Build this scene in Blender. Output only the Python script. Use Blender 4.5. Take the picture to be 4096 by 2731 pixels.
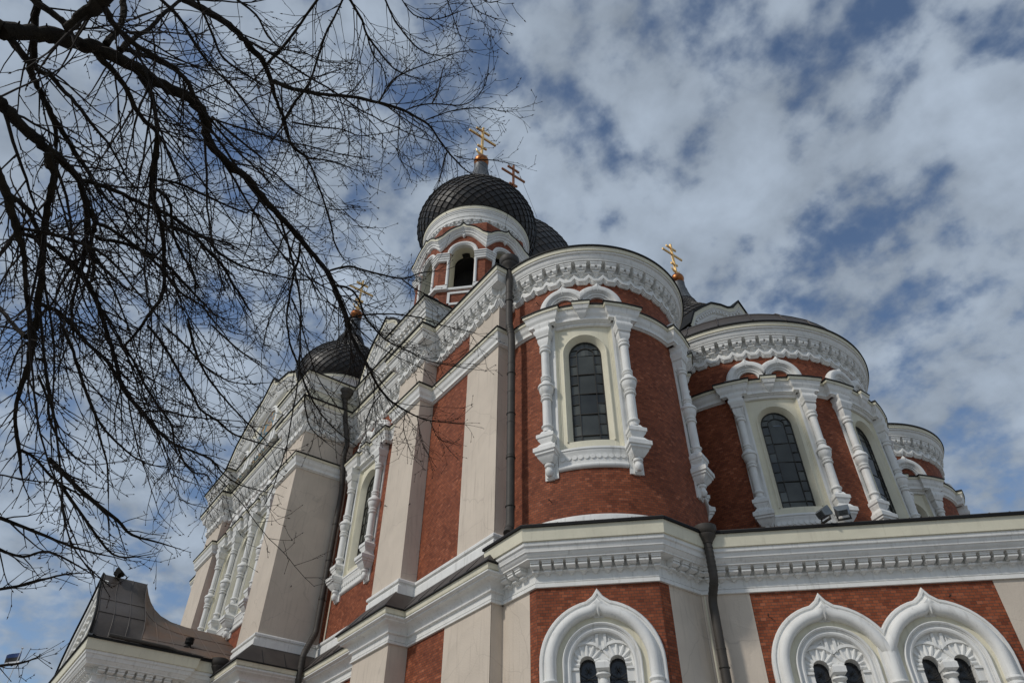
import bpy, math, random
from mathutils import Vector, Matrix
random.seed(11)
PI = math.pi
S = bpy.context.scene
COL = S.collection
for o in list(bpy.data.objects):
    bpy.data.objects.remove(o, do_unlink=True)

# ------------------------------------------------------------------ camera
cam = bpy.data.cameras.new('camera')
co = bpy.data.objects.new('camera', cam)
COL.objects.link(co)
S.camera = co
cam.sensor_width = 36.0
cam.lens = 36.0 * 2849.0 / 4096.0
cam.clip_start = 0.1
cam.clip_end = 2000
PITCH, ROLL, YAW = math.radians(41.26), math.radians(0.42), math.radians(54.10)
h = Vector((-math.sin(YAW), math.cos(YAW), 0)); r0 = Vector((math.cos(YAW), math.sin(YAW), 0)); u0 = Vector((0, 0, 1))
fw = h * math.cos(PITCH) + u0 * math.sin(PITCH); up = -h * math.sin(PITCH) + u0 * math.cos(PITCH)
rr = r0 * math.cos(ROLL) + up * math.sin(ROLL); uu = -r0 * math.sin(ROLL) + up * math.cos(ROLL)
M = Matrix((rr, uu, -fw)).transposed().to_4x4()
co.matrix_world = M          # the camera is the origin; the ground lies 1.6 m below
GROUND = -1.6

# ------------------------------------------------------------------ light and sky
SUN_EL, SUN_AZ = 40.0, 184.0          # compass azimuth, Y is north
sun = bpy.data.lights.new('sun', 'SUN')
sun.energy = 1.7
sun.angle = math.radians(5)
sun.color = (1.0, 0.945, 0.865)
so = bpy.data.objects.new('sun', sun)
COL.objects.link(so)
az = math.radians(SUN_AZ); el = math.radians(SUN_EL)
tosun = Vector((math.sin(az) * math.cos(el), math.cos(az) * math.cos(el), math.sin(el)))
so.rotation_euler = tosun.to_track_quat('Z', 'Y').to_euler()

W = bpy.data.worlds.new('World'); S.world = W; W.use_nodes = True
nt = W.node_tree; N = nt.nodes; Lk = nt.links
N.clear()
def nd(t, **k):
    n = N.new(t)
    for a, b in k.items():
        setattr(n, a, b)
    return n
def math_(op, a, b=None, c=None, clamp=False):
    n = nd('ShaderNodeMath', operation=op, use_clamp=clamp)
    for i, v in enumerate((a, b, c)):
        if v is None: continue
        if isinstance(v, (int, float)): n.inputs[i].default_value = v
        else: Lk.new(v, n.inputs[i])
    return n.outputs[0]
sky = nd('ShaderNodeTexSky', sky_type='NISHITA', sun_disc=False)
sky.sun_elevation = el; sky.sun_rotation = az; sky.altitude = 50; sky.air_density = 1.0; sky.dust_density = 0.6; sky.ozone_density = 2.0
tc = nd('ShaderNodeTexCoord')
sep = nd('ShaderNodeSeparateXYZ'); Lk.new(tc.outputs['Generated'], sep.inputs[0])
zz = math_('ADD', math_('MAXIMUM', sep.outputs[2], 0.0), 0.38)
cx = math_('DIVIDE', sep.outputs[0], zz); cy = math_('DIVIDE', sep.outputs[1], zz)
cmb = nd('ShaderNodeCombineXYZ'); Lk.new(cx, cmb.inputs[0]); Lk.new(cy, cmb.inputs[1]); cmb.inputs[2].default_value = 3.7
def noise(scale, detail, rough, off=(0, 0, 0), dist=0.0):
    mp = nd('ShaderNodeMapping'); Lk.new(cmb.outputs[0], mp.inputs[0]); mp.inputs['Location'].default_value = off
    n = nd('ShaderNodeTexNoise'); n.inputs['Scale'].default_value = scale; n.inputs['Detail'].default_value = detail
    n.inputs['Roughness'].default_value = rough; n.inputs['Distortion'].default_value = dist
    Lk.new(mp.outputs[0], n.inputs['Vector'])
    return n.outputs['Fac']
n1 = noise(2.4, 3, 0.5, (5.6, 4.2, 0))
n2 = noise(11.5, 5, 0.5, (7.1, 3.3, 2), 0.1)
n3 = noise(32.0, 5, 0.55, (1.0, 9.0, 5))
dens = math_('ADD', math_('MULTIPLY', n1, 0.36), math_('ADD', math_('MULTIPLY', n2, 1.21), math_('MULTIPLY', n3, 0.46)))
mr = nd('ShaderNodeMapRange', interpolation_type='SMOOTHSTEP'); Lk.new(dens, mr.inputs[0])
mr.inputs[1].default_value = 0.735; mr.inputs[2].default_value = 1.075; mr.inputs[3].default_value = 0.0; mr.inputs[4].default_value = 1.0
cov = mr.outputs[0]
# brightness of the cloud sheet: thick parts grey-white, thin parts dimmer
n4 = noise(7.0, 5, 0.55, (4.4, 8.8, 1), 0.2)
mb_ = nd('ShaderNodeMapRange'); Lk.new(math_('ADD', math_('MULTIPLY', n4, 0.5), math_('MULTIPLY', n2, 0.5)), mb_.inputs[0])
mb_.inputs[1].default_value = 0.32; mb_.inputs[2].default_value = 0.66; mb_.inputs[3].default_value = 0.50; mb_.inputs[4].default_value = 1.12
ccol = nd('ShaderNodeVectorMath', operation='SCALE'); ccol.inputs[0].default_value = (3.6, 4.25, 5.1); Lk.new(mb_.outputs[0], ccol.inputs['Scale'])
mix = nd('ShaderNodeMix', data_type='RGBA'); Lk.new(math_('MULTIPLY', cov, 0.93), mix.inputs['Factor'])
Lk.new(sky.outputs[0], mix.inputs['A']); Lk.new(ccol.outputs[0], mix.inputs['B'])
bg = nd('ShaderNodeBackground'); bg.inputs['Strength'].default_value = 0.10
Lk.new(mix.outputs['Result'], bg.inputs['Color'])
ow = nd('ShaderNodeOutputWorld'); Lk.new(bg.outputs[0], ow.inputs[0])

S.render.engine = 'CYCLES'
S.view_settings.view_transform = 'Standard'
S.view_settings.look = 'None'
S.view_settings.exposure = 0.16
S.view_settings.gamma = 1.0
S.view_settings.use_curve_mapping = False
S.render.resolution_x = 1024
S.render.resolution_y = 682
S.cycles.max_bounces = 6

# ------------------------------------------------------------------ materials
def material(name, col, rough=0.6, metal=0.0, var=0.0, vscale=3.0, bump=0.0, bscale=60.0, spec=0.5, col2=None, streak=None, crack=0.0, island=0.0):
    m = bpy.data.materials.new(name); m.use_nodes = True
    t = m.node_tree; b = t.nodes['Principled BSDF']
    b.inputs['Roughness'].default_value = rough; b.inputs['Metallic'].default_value = metal
    b.inputs['Specular IOR Level'].default_value = spec
    b.inputs['Base Color'].default_value = (*col, 1)
    tc = t.nodes.new('ShaderNodeTexCoord')
    if var or col2:
        n = t.nodes.new('ShaderNodeTexNoise'); n.inputs['Scale'].default_value = vscale; n.inputs['Detail'].default_value = 6
        n.inputs['Roughness'].default_value = 0.6
        t.links.new(tc.outputs['Object'], n.inputs['Vector'])
        rp = t.nodes.new('ShaderNodeValToRGB')
        c2 = col2 or tuple(c * (1 - var) for c in col)
        rp.color_ramp.elements[0].position = 0.33; rp.color_ramp.elements[0].color = (*c2, 1)
        rp.color_ramp.elements[1].position = 0.62; rp.color_ramp.elements[1].color = (*col, 1)
        t.links.new(n.outputs['Fac'], rp.inputs[0])
        last = rp.outputs[0]
        if streak:                                   # rain streaks: noise drawn out along z
            mp = t.nodes.new('ShaderNodeMapping'); mp.inputs['Scale'].default_value = (5.0, 5.0, 0.35)
            t.links.new(tc.outputs['Object'], mp.inputs[0])
            n2 = t.nodes.new('ShaderNodeTexNoise'); n2.inputs['Scale'].default_value = 2.2; n2.inputs['Detail'].default_value = 5
            t.links.new(mp.outputs[0], n2.inputs['Vector'])
            r2 = t.nodes.new('ShaderNodeValToRGB')
            r2.color_ramp.elements[0].position = 0.56; r2.color_ramp.elements[0].color = (0, 0, 0, 1)
            r2.color_ramp.elements[1].position = 0.78; r2.color_ramp.elements[1].color = (streak[3],) * 3 + (1,)
            t.links.new(n2.outputs['Fac'], r2.inputs[0])
            mx = t.nodes.new('ShaderNodeMix'); mx.data_type = 'RGBA'
            t.links.new(r2.outputs[0], mx.inputs['Factor']); t.links.new(last, mx.inputs['A']); mx.inputs['B'].default_value = (*streak[:3], 1)
            last = mx.outputs['Result']
        if crack:                                    # hairline cracks, and old patches a shade off
            vn = t.nodes.new('ShaderNodeTexNoise'); vn.inputs['Scale'].default_value = 1.3; t.links.new(tc.outputs['Object'], vn.inputs['Vector'])
            mv = t.nodes.new('ShaderNodeMix'); mv.data_type = 'RGBA'; mv.inputs['Factor'].default_value = 0.35
            t.links.new(tc.outputs['Object'], mv.inputs['A']); t.links.new(vn.outputs['Color'], mv.inputs['B'])
            v = t.nodes.new('ShaderNodeTexVoronoi'); v.feature = 'DISTANCE_TO_EDGE'; v.inputs['Scale'].default_value = 0.75
            t.links.new(mv.outputs['Result'], v.inputs['Vector'])
            rc = t.nodes.new('ShaderNodeValToRGB'); rc.color_ramp.elements[0].position = 0.0; rc.color_ramp.elements[0].color = (crack,) * 3 + (1,)
            rc.color_ramp.elements[1].position = 0.008; rc.color_ramp.elements[1].color = (0, 0, 0, 1); t.links.new(v.outputs['Distance'], rc.inputs[0])
            mc = t.nodes.new('ShaderNodeMix'); mc.data_type = 'RGBA'; t.links.new(rc.outputs[0], mc.inputs['Factor']); t.links.new(last, mc.inputs['A']); mc.inputs['B'].default_value = (0.16, 0.13, 0.11, 1)
            v2 = t.nodes.new('ShaderNodeTexVoronoi'); v2.inputs['Scale'].default_value = 0.55; t.links.new(mv.outputs['Result'], v2.inputs['Vector'])
            bw_ = t.nodes.new('ShaderNodeRGBToBW'); t.links.new(v2.outputs['Color'], bw_.inputs[0])
            mr2 = t.nodes.new('ShaderNodeMapRange'); t.links.new(bw_.outputs[0], mr2.inputs[0]); mr2.inputs[3].default_value = 0.93; mr2.inputs[4].default_value = 1.04
            sc_ = t.nodes.new('ShaderNodeVectorMath'); sc_.operation = 'SCALE'; t.links.new(mc.outputs['Result'], sc_.inputs[0]); t.links.new(mr2.outputs[0], sc_.inputs['Scale'])
            last = sc_.outputs[0]
        if island:                                   # every separate sheet its own tone
            ge = t.nodes.new('ShaderNodeNewGeometry'); mr2 = t.nodes.new('ShaderNodeMapRange'); t.links.new(ge.outputs['Random Per Island'], mr2.inputs[0])
            mr2.inputs[3].default_value = 1 - island; mr2.inputs[4].default_value = 1 + island * 1.6
            sc_ = t.nodes.new('ShaderNodeVectorMath'); sc_.operation = 'SCALE'; t.links.new(last, sc_.inputs[0]); t.links.new(mr2.outputs[0], sc_.inputs['Scale'])
            last = sc_.outputs[0]
            mr3 = t.nodes.new('ShaderNodeMapRange'); t.links.new(ge.outputs['Random Per Island'], mr3.inputs[0]); mr3.inputs[3].default_value = rough - .12; mr3.inputs[4].default_value = rough + .12
            t.links.new(mr3.outputs[0], b.inputs['Roughness'])
        t.links.new(last, b.inputs['Base Color'])
    if bump:
        n = t.nodes.new('ShaderNodeTexNoise'); n.inputs['Scale'].default_value = bscale; n.inputs['Detail'].default_value = 4
        t.links.new(tc.outputs['Object'], n.inputs['Vector'])
        bp = t.nodes.new('ShaderNodeBump'); bp.inputs['Strength'].default_value = bump; bp.inputs['Distance'].default_value = 0.02
        t.links.new(n.outputs['Fac'], bp.inputs['Height']); t.links.new(bp.outputs[0], b.inputs['Normal'])
    return m

BW, ROW = 0.145, 0.0775
def brick_material(name, c1, c2, mortar, patch=0.0):
    m = bpy.data.materials.new(name); m.use_nodes = True
    t = m.node_tree; b = t.nodes['Principled BSDF']; b.inputs['Roughness'].default_value = 0.75
    b.inputs['Specular IOR Level'].default_value = 0.3
    uv = t.nodes.new('ShaderNodeUVMap'); uv.uv_map = 'wall'
    br = t.nodes.new('ShaderNodeTexBrick'); br.offset = 0.5
    br.inputs['Scale'].default_value = 1.0; br.inputs['Brick Width'].default_value = BW; br.inputs['Row Height'].default_value = ROW
    br.inputs['Mortar Size'].default_value = 0.0065; br.inputs['Mortar Smooth'].default_value = 0.15; br.inputs['Bias'].default_value = 0.0
    br.inputs['Color1'].default_value = (*c1, 1); br.inputs['Color2'].default_value = (*c2, 1); br.inputs['Mortar'].default_value = (*mortar, 1)
    t.links.new(uv.outputs[0], br.inputs['Vector'])
    # brick-to-brick tone: a cell value per brick
    sx = t.nodes.new('ShaderNodeSeparateXYZ'); t.links.new(uv.outputs[0], sx.inputs[0])
    def mt(op, a, b=None):
        n = t.nodes.new('ShaderNodeMath'); n.operation = op
        for k, v in enumerate((a, b)):
            if v is None: continue
            if isinstance(v, (int, float)): n.inputs[k].default_value = v
            else: t.links.new(v, n.inputs[k])
        return n.outputs[0]
    row = mt('FLOOR', mt('DIVIDE', sx.outputs[1], ROW))
    odd = mt('MULTIPLY', mt('FRACT', mt('MULTIPLY', row, 0.5)), -1.0)            # 0 or -0.5
    cell = mt('FLOOR', mt('ADD', mt('DIVIDE', sx.outputs[0], BW), mt('ADD', odd, 0.5)))
    cb = t.nodes.new('ShaderNodeCombineXYZ'); t.links.new(cell, cb.inputs[0]); t.links.new(row, cb.inputs[1])
    wn = t.nodes.new('ShaderNodeTexWhiteNoise'); wn.noise_dimensions = '2D'; t.links.new(cb.outputs[0], wn.inputs['Vector'])
    rp = t.nodes.new('ShaderNodeValToRGB'); cr = rp.color_ramp
    cr.elements[0].position = 0.0; cr.elements[0].color = (0.72, 0.66, 0.62, 1)
    cr.elements[1].position = 1.0; cr.elements[1].color = (1.5, 1.75, 2.0, 1)
    for p, c in ((0.25, (0.9, 0.88, 0.86, 1)), (0.7, (1.08, 1.08, 1.08, 1)), (0.94, (1.18, 1.24, 1.28, 1))):
        e = cr.elements.new(p); e.color = c
    t.links.new(wn.outputs['Value'], rp.inputs[0])
    mu = t.nodes.new('ShaderNodeMix'); mu.data_type = 'RGBA'; mu.blend_type = 'MULTIPLY'; mu.inputs['Factor'].default_value = 1.0
    t.links.new(br.outputs['Color'], mu.inputs['A']); t.links.new(rp.outputs[0], mu.inputs['B'])
    # large soft weathering
    n = t.nodes.new('ShaderNodeTexNoise'); n.inputs['Scale'].default_value = 0.9; n.inputs['Detail'].default_value = 6
    t.links.new(uv.outputs[0], n.inputs['Vector'])
    r2 = t.nodes.new('ShaderNodeValToRGB'); r2.color_ramp.elements[0].position = 0.35; r2.color_ramp.elements[0].color = (0.78, 0.75, 0.74, 1)
    r2.color_ramp.elements[1].position = 0.65; r2.color_ramp.elements[1].color = (1.06, 1.06, 1.05, 1)
    t.links.new(n.outputs['Fac'], r2.inputs[0])
    m2 = t.nodes.new('ShaderNodeMix'); m2.data_type = 'RGBA'; m2.blend_type = 'MULTIPLY'; m2.inputs['Factor'].default_value = 1.0
    t.links.new(mu.outputs['Result'], m2.inputs['A']); t.links.new(r2.outputs[0], m2.inputs['B'])
    last = m2.outputs['Result']
    # lime bloom: pale scattered flecks
    n3 = t.nodes.new('ShaderNodeTexNoise'); n3.inputs['Scale'].default_value = 3.2; n3.inputs['Detail'].default_value = 9; n3.inputs['Roughness'].default_value = 0.7
    t.links.new(uv.outputs[0], n3.inputs['Vector'])
    r3 = t.nodes.new('ShaderNodeValToRGB'); r3.color_ramp.elements[0].position = 0.62 - patch; r3.color_ramp.elements[1].position = 0.80 - patch
    r3.color_ramp.elements[1].color = (0.55, 0.55, 0.55, 1)
    t.links.new(n3.outputs['Fac'], r3.inputs[0])
    m3 = t.nodes.new('ShaderNodeMix'); m3.data_type = 'RGBA'
    t.links.new(r3.outputs[0], m3.inputs['Factor']); t.links.new(last, m3.inputs['A']); m3.inputs['B'].default_value = (0.36, 0.19, 0.13, 1)
    t.links.new(m3.outputs['Result'], b.inputs['Base Color'])
    bp = t.nodes.new('ShaderNodeBump'); bp.inputs['Strength'].default_value = 0.5; bp.inputs['Distance'].default_value = 0.008
    iv = t.nodes.new('ShaderNodeMath'); iv.operation = 'SUBTRACT'; iv.inputs[0].default_value = 1.0
    t.links.new(br.outputs['Fac'], iv.inputs[1]); t.links.new(iv.outputs[0], bp.inputs['Height']); t.links.new(bp.outputs[0], b.inputs['Normal'])
    return m

def glass_material(name, col, rough):
    m = bpy.data.materials.new(name); m.use_nodes = True
    t = m.node_tree; b = t.nodes['Principled BSDF']
    tc = t.nodes.new('ShaderNodeTexCoord')
    n = t.nodes.new('ShaderNodeTexNoise'); n.inputs['Scale'].default_value = 0.9; n.inputs['Detail'].default_value = 3
    t.links.new(tc.outputs['Object'], n.inputs['Vector'])
    rp = t.nodes.new('ShaderNodeValToRGB')
    rp.color_ramp.elements[0].position = 0.35; rp.color_ramp.elements[0].color = (*[c * 0.5 for c in col], 1)
    rp.color_ramp.elements[1].position = 0.65; rp.color_ramp.elements[1].color = (*col, 1)
    t.links.new(n.outputs['Fac'], rp.inputs[0])
    ge = t.nodes.new('ShaderNodeNewGeometry'); mr = t.nodes.new('ShaderNodeMapRange'); t.links.new(ge.outputs['Random Per Island'], mr.inputs[0])
    mr.inputs[3].default_value = 0.45; mr.inputs[4].default_value = 2.0
    sc = t.nodes.new('ShaderNodeVectorMath'); sc.operation = 'SCALE'; t.links.new(rp.outputs[0], sc.inputs[0]); t.links.new(mr.outputs[0], sc.inputs['Scale'])
    t.links.new(sc.outputs[0], b.inputs['Base Color'])
    b.inputs['Roughness'].default_value = rough
    b.inputs['Specular IOR Level'].default_value = 0.5
    n2 = t.nodes.new('ShaderNodeTexNoise'); n2.inputs['Scale'].default_value = 1.7; n2.inputs['Detail'].default_value = 1
    t.links.new(tc.outputs['Object'], n2.inputs['Vector'])
    bp = t.nodes.new('ShaderNodeBump'); bp.inputs['Strength'].default_value = 0.12; bp.inputs['Distance'].default_value = 0.05
    t.links.new(n2.outputs['Fac'], bp.inputs['Height']); t.links.new(bp.outputs[0], b.inputs['Normal'])
    return m

BRICK = brick_material('red_brick', (0.305, 0.083, 0.033), (0.240, 0.061, 0.025), (0.085, 0.055, 0.040))
WHITE = material('white_paint', (0.79, 0.785, 0.755), 0.62, var=0.10, vscale=2.2, bump=0.15, bscale=25, spec=0.3, streak=(0.38, 0.37, 0.34, 0.5))
CREAM = material('cream_paint', (0.745, 0.705, 0.555), 0.6, var=0.10, vscale=1.5, bump=0.12, bscale=20, spec=0.3, streak=(0.40, 0.37, 0.27, 0.35))
PINK = material('beige_plaster', (0.645, 0.56, 0.465), 0.8, var=0.10, vscale=0.9, bump=0.35, bscale=22, spec=0.2, streak=(0.40, 0.34, 0.28, 0.5), crack=0.20)
ROOF = material('brown_sheet_metal', (0.080, 0.067, 0.058), 0.55, metal=0.1, var=0.3, vscale=1.1, bump=0.25, bscale=3, col2=(0.056, 0.047, 0.042))
RUST = material('rusty_sheet_metal', (0.098, 0.078, 0.066), 0.6, metal=0.05, vscale=0.75, bump=0.25, bscale=3, col2=(0.150, 0.080, 0.042))
EDGE = material('black_flashing', (0.007, 0.007, 0.007), 0.7, metal=0.0, spec=0.25, var=0.3)
TILE = material('dark_dome_tile', (0.022, 0.0185, 0.016), 0.5, metal=0.0, spec=0.4, island=0.45, vscale=1.6, col2=(0.013, 0.012, 0.0115), bump=0.2, bscale=8)
LEAD = material('grey_lead_sheet', (0.105, 0.112, 0.118), 0.5, metal=0.3, var=0.45, vscale=4)
GOLD = material('gilded_metal', (0.95, 0.62, 0.25), 0.42, metal=0.85, var=0.25, vscale=5, bump=0.15, bscale=9)
COPPER = material('worn_gilding', (0.40, 0.15, 0.055), 0.36, metal=1.0, var=0.5, vscale=5, bump=0.2, bscale=9)
PIPE = material('brown_pipe_paint', (0.062, 0.054, 0.046), 0.6, metal=0.0, spec=0.35, var=0.25, vscale=3)
GLASS = glass_material('old_window_glass', (0.062, 0.066, 0.058), 0.13)
DARKGLASS = glass_material('dark_window_glass', (0.012, 0.013, 0.016), 0.16)
IRON = material('window_iron', (0.045, 0.041, 0.034), 0.6, metal=0.3, var=0.3)
DARK = material('dark_interior', (0.012, 0.011, 0.010), 0.9)
BARK = material('dark_bark', (0.030, 0.024, 0.017), 0.9, vscale=14, col2=(0.012, 0.010, 0.008), bump=0.8, bscale=35, spec=0.1)
TWIG = material('twig_bark', (0.020, 0.015, 0.012), 0.8, var=0.3, vscale=9, spec=0.2)
BUD = material('reddish_bud', (0.030, 0.018, 0.012), 0.7, spec=0.2)
LICHEN = None

# ------------------------------------------------------------------ mesh helpers
class Mesh:
    def __init__(s): s.v = []; s.f = []; s.uv = []; s.m = []
    def add(s, pts):
        b = len(s.v); s.v.extend([tuple(p) for p in pts]); return b
    def face(s, idx, m=0, uv=None):
        s.f.append(tuple(idx)); s.m.append(m); s.uv.append(uv or [(0.0, 0.0)] * len(idx))
    def quad(s, a, b, c, d, m=0, uv=None):
        i = s.add((a, b, c, d)); s.face((i, i + 1, i + 2, i + 3), m, uv)

def obj(name, mb, mats, parent=None, angle=38, label=None, weld=True):
    if not isinstance(mats, (list, tuple)): mats = [mats]
    L = Vector(parent['base']) if parent is not None and 'base' in parent else Vector((0, 0, 0))
    me = bpy.data.meshes.new(name)
    me.from_pydata([(x - L.x, y - L.y, z - L.z) for x, y, z in mb.v], [], mb.f)
    for m in mats: me.materials.append(m)
    me.polygons.foreach_set('material_index', mb.m)
    uvl = me.uv_layers.new(name='wall')
    flat = []
    for u in mb.uv:
        for a in u: flat.extend(a)
    uvl.data.foreach_set('uv', flat)
    if weld:
        import bmesh
        bm = bmesh.new(); bm.from_mesh(me); bmesh.ops.remove_doubles(bm, verts=bm.verts, dist=0.0004); bm.to_mesh(me); bm.free()
    if angle:
        me.polygons.foreach_set('use_smooth', [True] * len(me.polygons))
        me.set_sharp_from_angle(angle=math.radians(angle))
    me.update()
    o = bpy.data.objects.new(name, me); COL.objects.link(o)
    if parent is not None:
        o.parent = parent; o['base'] = tuple(L)
    if label: o['label'] = label
    return o

def thing(name, label, cat, base, group=None):
    o = bpy.data.objects.new(name, None); COL.objects.link(o)
    o.location = base; o['base'] = tuple(base); o['label'] = label; o['category'] = cat
    o.empty_display_size = 0.3
    if group: o['group'] = group
    return o

class Cyl:                                            # a curved wall: s runs along it, n outward
    def __init__(s, cx, cy, R, th0=0.0): s.cx, s.cy, s.R, s.t0 = cx, cy, R, math.radians(th0); s.curved = True
    def P(s, a, n, z):
        t = s.t0 + a / s.R; q = s.R + n
        return (s.cx + q * math.cos(t), s.cy + q * math.sin(t), z)
    def xy(s, a, n): return s.P(a, n, 0)[:2]
    def seg(s, a): return max(1, int(abs(a) / 0.22))
class Flat:                                           # a flat wall whose outward normal points at angle
    def __init__(s, ox, oy, ang): s.ox, s.oy = ox, oy; t = math.radians(ang); s.n = (math.cos(t), math.sin(t)); s.t = (-math.sin(t), math.cos(t)); s.curved = False
    def P(s, a, n, z): return (s.ox + s.t[0] * a + s.n[0] * n, s.oy + s.t[1] * a + s.n[1] * n, z)
    def xy(s, a, n): return s.P(a, n, 0)[:2]
    def seg(s, a): return 1

def lin(a, b, k): return [a + (b - a) * i / k for i in range(k + 1)]

def flat_between(p, q):
    """wall map along the plan segment p -> q, s measured from p; outward is to the right of travel"""
    dx, dy = q[0] - p[0], q[1] - p[1]; L = math.hypot(dx, dy)
    f = Flat(p[0], p[1], 0); f.t = (dx / L, dy / L); f.n = (dy / L, -dx / L)
    return f, L

def sweep(mb, pts, prof, mats=0, closed=False, cap=True):
    """profile [(n, z)] top to bottom drawn along the plan line pts; outward = right of travel"""
    n = len(pts); norm = []
    for i in range(n):
        ds = []
        for a, b in ((i - 1, i), (i, i + 1)):
            if closed: a %= n; b %= n
            elif a < 0 or b >= n: continue
            dx, dy = pts[b][0] - pts[a][0], pts[b][1] - pts[a][1]; L = math.hypot(dx, dy) or 1e-9
            ds.append((dy / L, -dx / L))
        if len(ds) == 1: norm.append(ds[0])
        else:
            mx, my = ds[0][0] + ds[1][0], ds[0][1] + ds[1][1]; d = (mx * mx + my * my) / 2
            d = max(d, 0.25); norm.append((mx / d, my / d))
    k = len(prof); base = len(mb.v); u = [0.0]
    for i in range(1, n): u.append(u[-1] + math.hypot(pts[i][0] - pts[i - 1][0], pts[i][1] - pts[i - 1][1]))
    for i in range(n):
        for (q, z) in prof: mb.v.append((pts[i][0] + norm[i][0] * q, pts[i][1] + norm[i][1] * q, z))
    m = n if closed else n - 1
    for i in range(m):
        j = (i + 1) % n
        for a in range(k - 1):
            mm = mats if isinstance(mats, int) else mats[a]
            uj = u[j] if j else u[i] + 0.2
            mb.face((base + i * k + a, base + i * k + a + 1, base + j * k + a + 1, base + j * k + a), mm,
                    [(u[i], prof[a][1]), (u[i], prof[a + 1][1]), (uj, prof[a + 1][1]), (uj, prof[a][1])])
    if cap and not closed and k > 2:
        mm = mats if isinstance(mats, int) else mats[k // 2]
        mb.face([base + a for a in range(k)], mm); mb.face([base + (n - 1) * k + a for a in range(k - 1, -1, -1)], mm)

def mpath(mp, sn):
    """plan line on a wall map through (s, n) stations, arcs broken into short chords"""
    out = []
    for (a, n0), (b, n1) in zip(sn[:-1], sn[1:]):
        k = mp.seg(b - a) if mp.curved else 1
        for i in range(k): out.append(mp.xy(a + (b - a) * i / k, n0 + (n1 - n0) * i / k))
    out.append(mp.xy(*sn[-1])); return out

def arc_sweep(mb, mp, curve, prof, mats=0, closed=False, cap=True, vert=(False, False), spread=0.0):
    """profile [(d, n)] (d outward across the curve in the wall, n off the wall) along curve [(s, z)]"""
    n = len(curve); base = len(mb.v); k = len(prof)
    for i in range(n):
        ds = []
        for a, b in ((i - 1, i), (i, i + 1)):
            if closed: a %= n; b %= n
            elif a < 0 or b >= n: continue
            dx, dz = curve[b][0] - curve[a][0], curve[b][1] - curve[a][1]; L = math.hypot(dx, dz) or 1e-9
            ds.append((-dz / L, dx / L))
        if len(ds) == 1: nx, nz = ds[0]
        else:
            mx, my = ds[0][0] + ds[1][0], ds[0][1] + ds[1][1]; d = max((mx * mx + my * my) / 2, 0.2); nx, nz = mx / d, my / d
        if (i == 0 and vert[0]) or (i == n - 1 and vert[1]): nx, nz = 0.0, 1.0 / max(nz, 0.3)      # cut on a vertical plane
        ex = -spread if i == 0 else spread if i == n - 1 else 0.0                                   # mitre round an outer corner
        for (d, q) in prof: mb.v.append(mp.P(curve[i][0] + nx * d + ex * q, q, curve[i][1] + nz * d))
    m = n if closed else n - 1
    for i in range(m):
        j = (i + 1) % n
        for a in range(k - 1):
            mm = mats if isinstance(mats, int) else mats[a]
            mb.face((base + i * k + a, base + j * k + a, base + j * k + a + 1, base + i * k + a + 1), mm)
    if cap and not closed and k > 2:
        mb.face([base + a for a in range(k)], mats if isinstance(mats, int) else mats[0])
        mb.face([base + (n - 1) * k + a for a in range(k - 1, -1, -1)], mats if isinstance(mats, int) else mats[0])

def fill(mb, mp, ss, lo, hi, n=0.0, m=0, zs=1):
    for a, b in zip(ss[:-1], ss[1:]):
        la, lb, ha, hb = lo(a), lo(b), hi(a), hi(b)
        if ha - la < 1e-6 and hb - lb < 1e-6: continue
        for k in range(zs):
            f0, f1 = k / zs, (k + 1) / zs
            q = [(a, la + (ha - la) * f0), (b, lb + (hb - lb) * f0), (b, lb + (hb - lb) * f1), (a, la + (ha - la) * f1)]
            mb.quad(*[mp.P(x, n, z) for x, z in q], m, q)

def wall(mb, mp, s0, s1, z0, z1, holes=(), m=0, n=0.0):
    """wall sheet with arched or square holes (centre, half width, sill, spring or top, arched)"""
    br = {round(s0, 5), round(s1, 5)}
    for (c, hw, zb, zt, arched) in holes:
        for t in (lin(-hw, hw, 14) if arched else lin(-hw, hw, 1)): br.add(round(c + t, 5))
    br = sorted(x for x in br if s0 - 1e-4 <= x <= s1 + 1e-4); full = []
    for a, b in zip(br[:-1], br[1:]):
        k = mp.seg(b - a); full += [a + (b - a) * i / k for i in range(k)]
    full.append(br[-1])
    for a, b in zip(full[:-1], full[1:]):
        mid = (a + b) / 2; lo_a = lo_b = z0
        for (c, hw, zb, zt, arched) in sorted(holes, key=lambda q: q[2]):
            if abs(mid - c) < hw:
                f = lambda x: zt + (math.sqrt(max(hw * hw - (x - c) ** 2, 0)) if arched else 0)
                q = [(a, lo_a), (b, lo_b), (b, zb), (a, zb)]
                mb.quad(*[mp.P(x, n, z) for x, z in q], m, q); lo_a, lo_b = f(a), f(b)
        q = [(a, lo_a), (b, lo_b), (b, z1), (a, z1)]
        mb.quad(*[mp.P(x, n, z) for x, z in q], m, q)

def lathe(mb, cx, cy, prof, seg=20, m=0, a0=0.0, a1=2 * PI, cap=False):
    full = abs(a1 - a0 - 2 * PI) < 1e-6; n = seg if full else seg + 1
    base = len(mb.v)
    for (r, z) in prof:
        for i in range(n):
            t = a0 + (a1 - a0) * i / seg; mb.v.append((cx + r * math.cos(t), cy + r * math.sin(t), z))
    for a in range(len(prof) - 1):
        mm = m if isinstance(m, int) else m[a]
        for i in range(seg):
            j = (i + 1) % n if full else i + 1
            mb.face((base + a * n + i, base + (a + 1) * n + i, base + (a + 1) * n + j, base + a * n + j), mm)
    if cap:
        mb.face([base + i for i in range(n)], m if isinstance(m, int) else m[0])
        mb.face([base + (len(prof) - 1) * n + i for i in range(n - 1, -1, -1)], m if isinstance(m, int) else m[-1])

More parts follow.
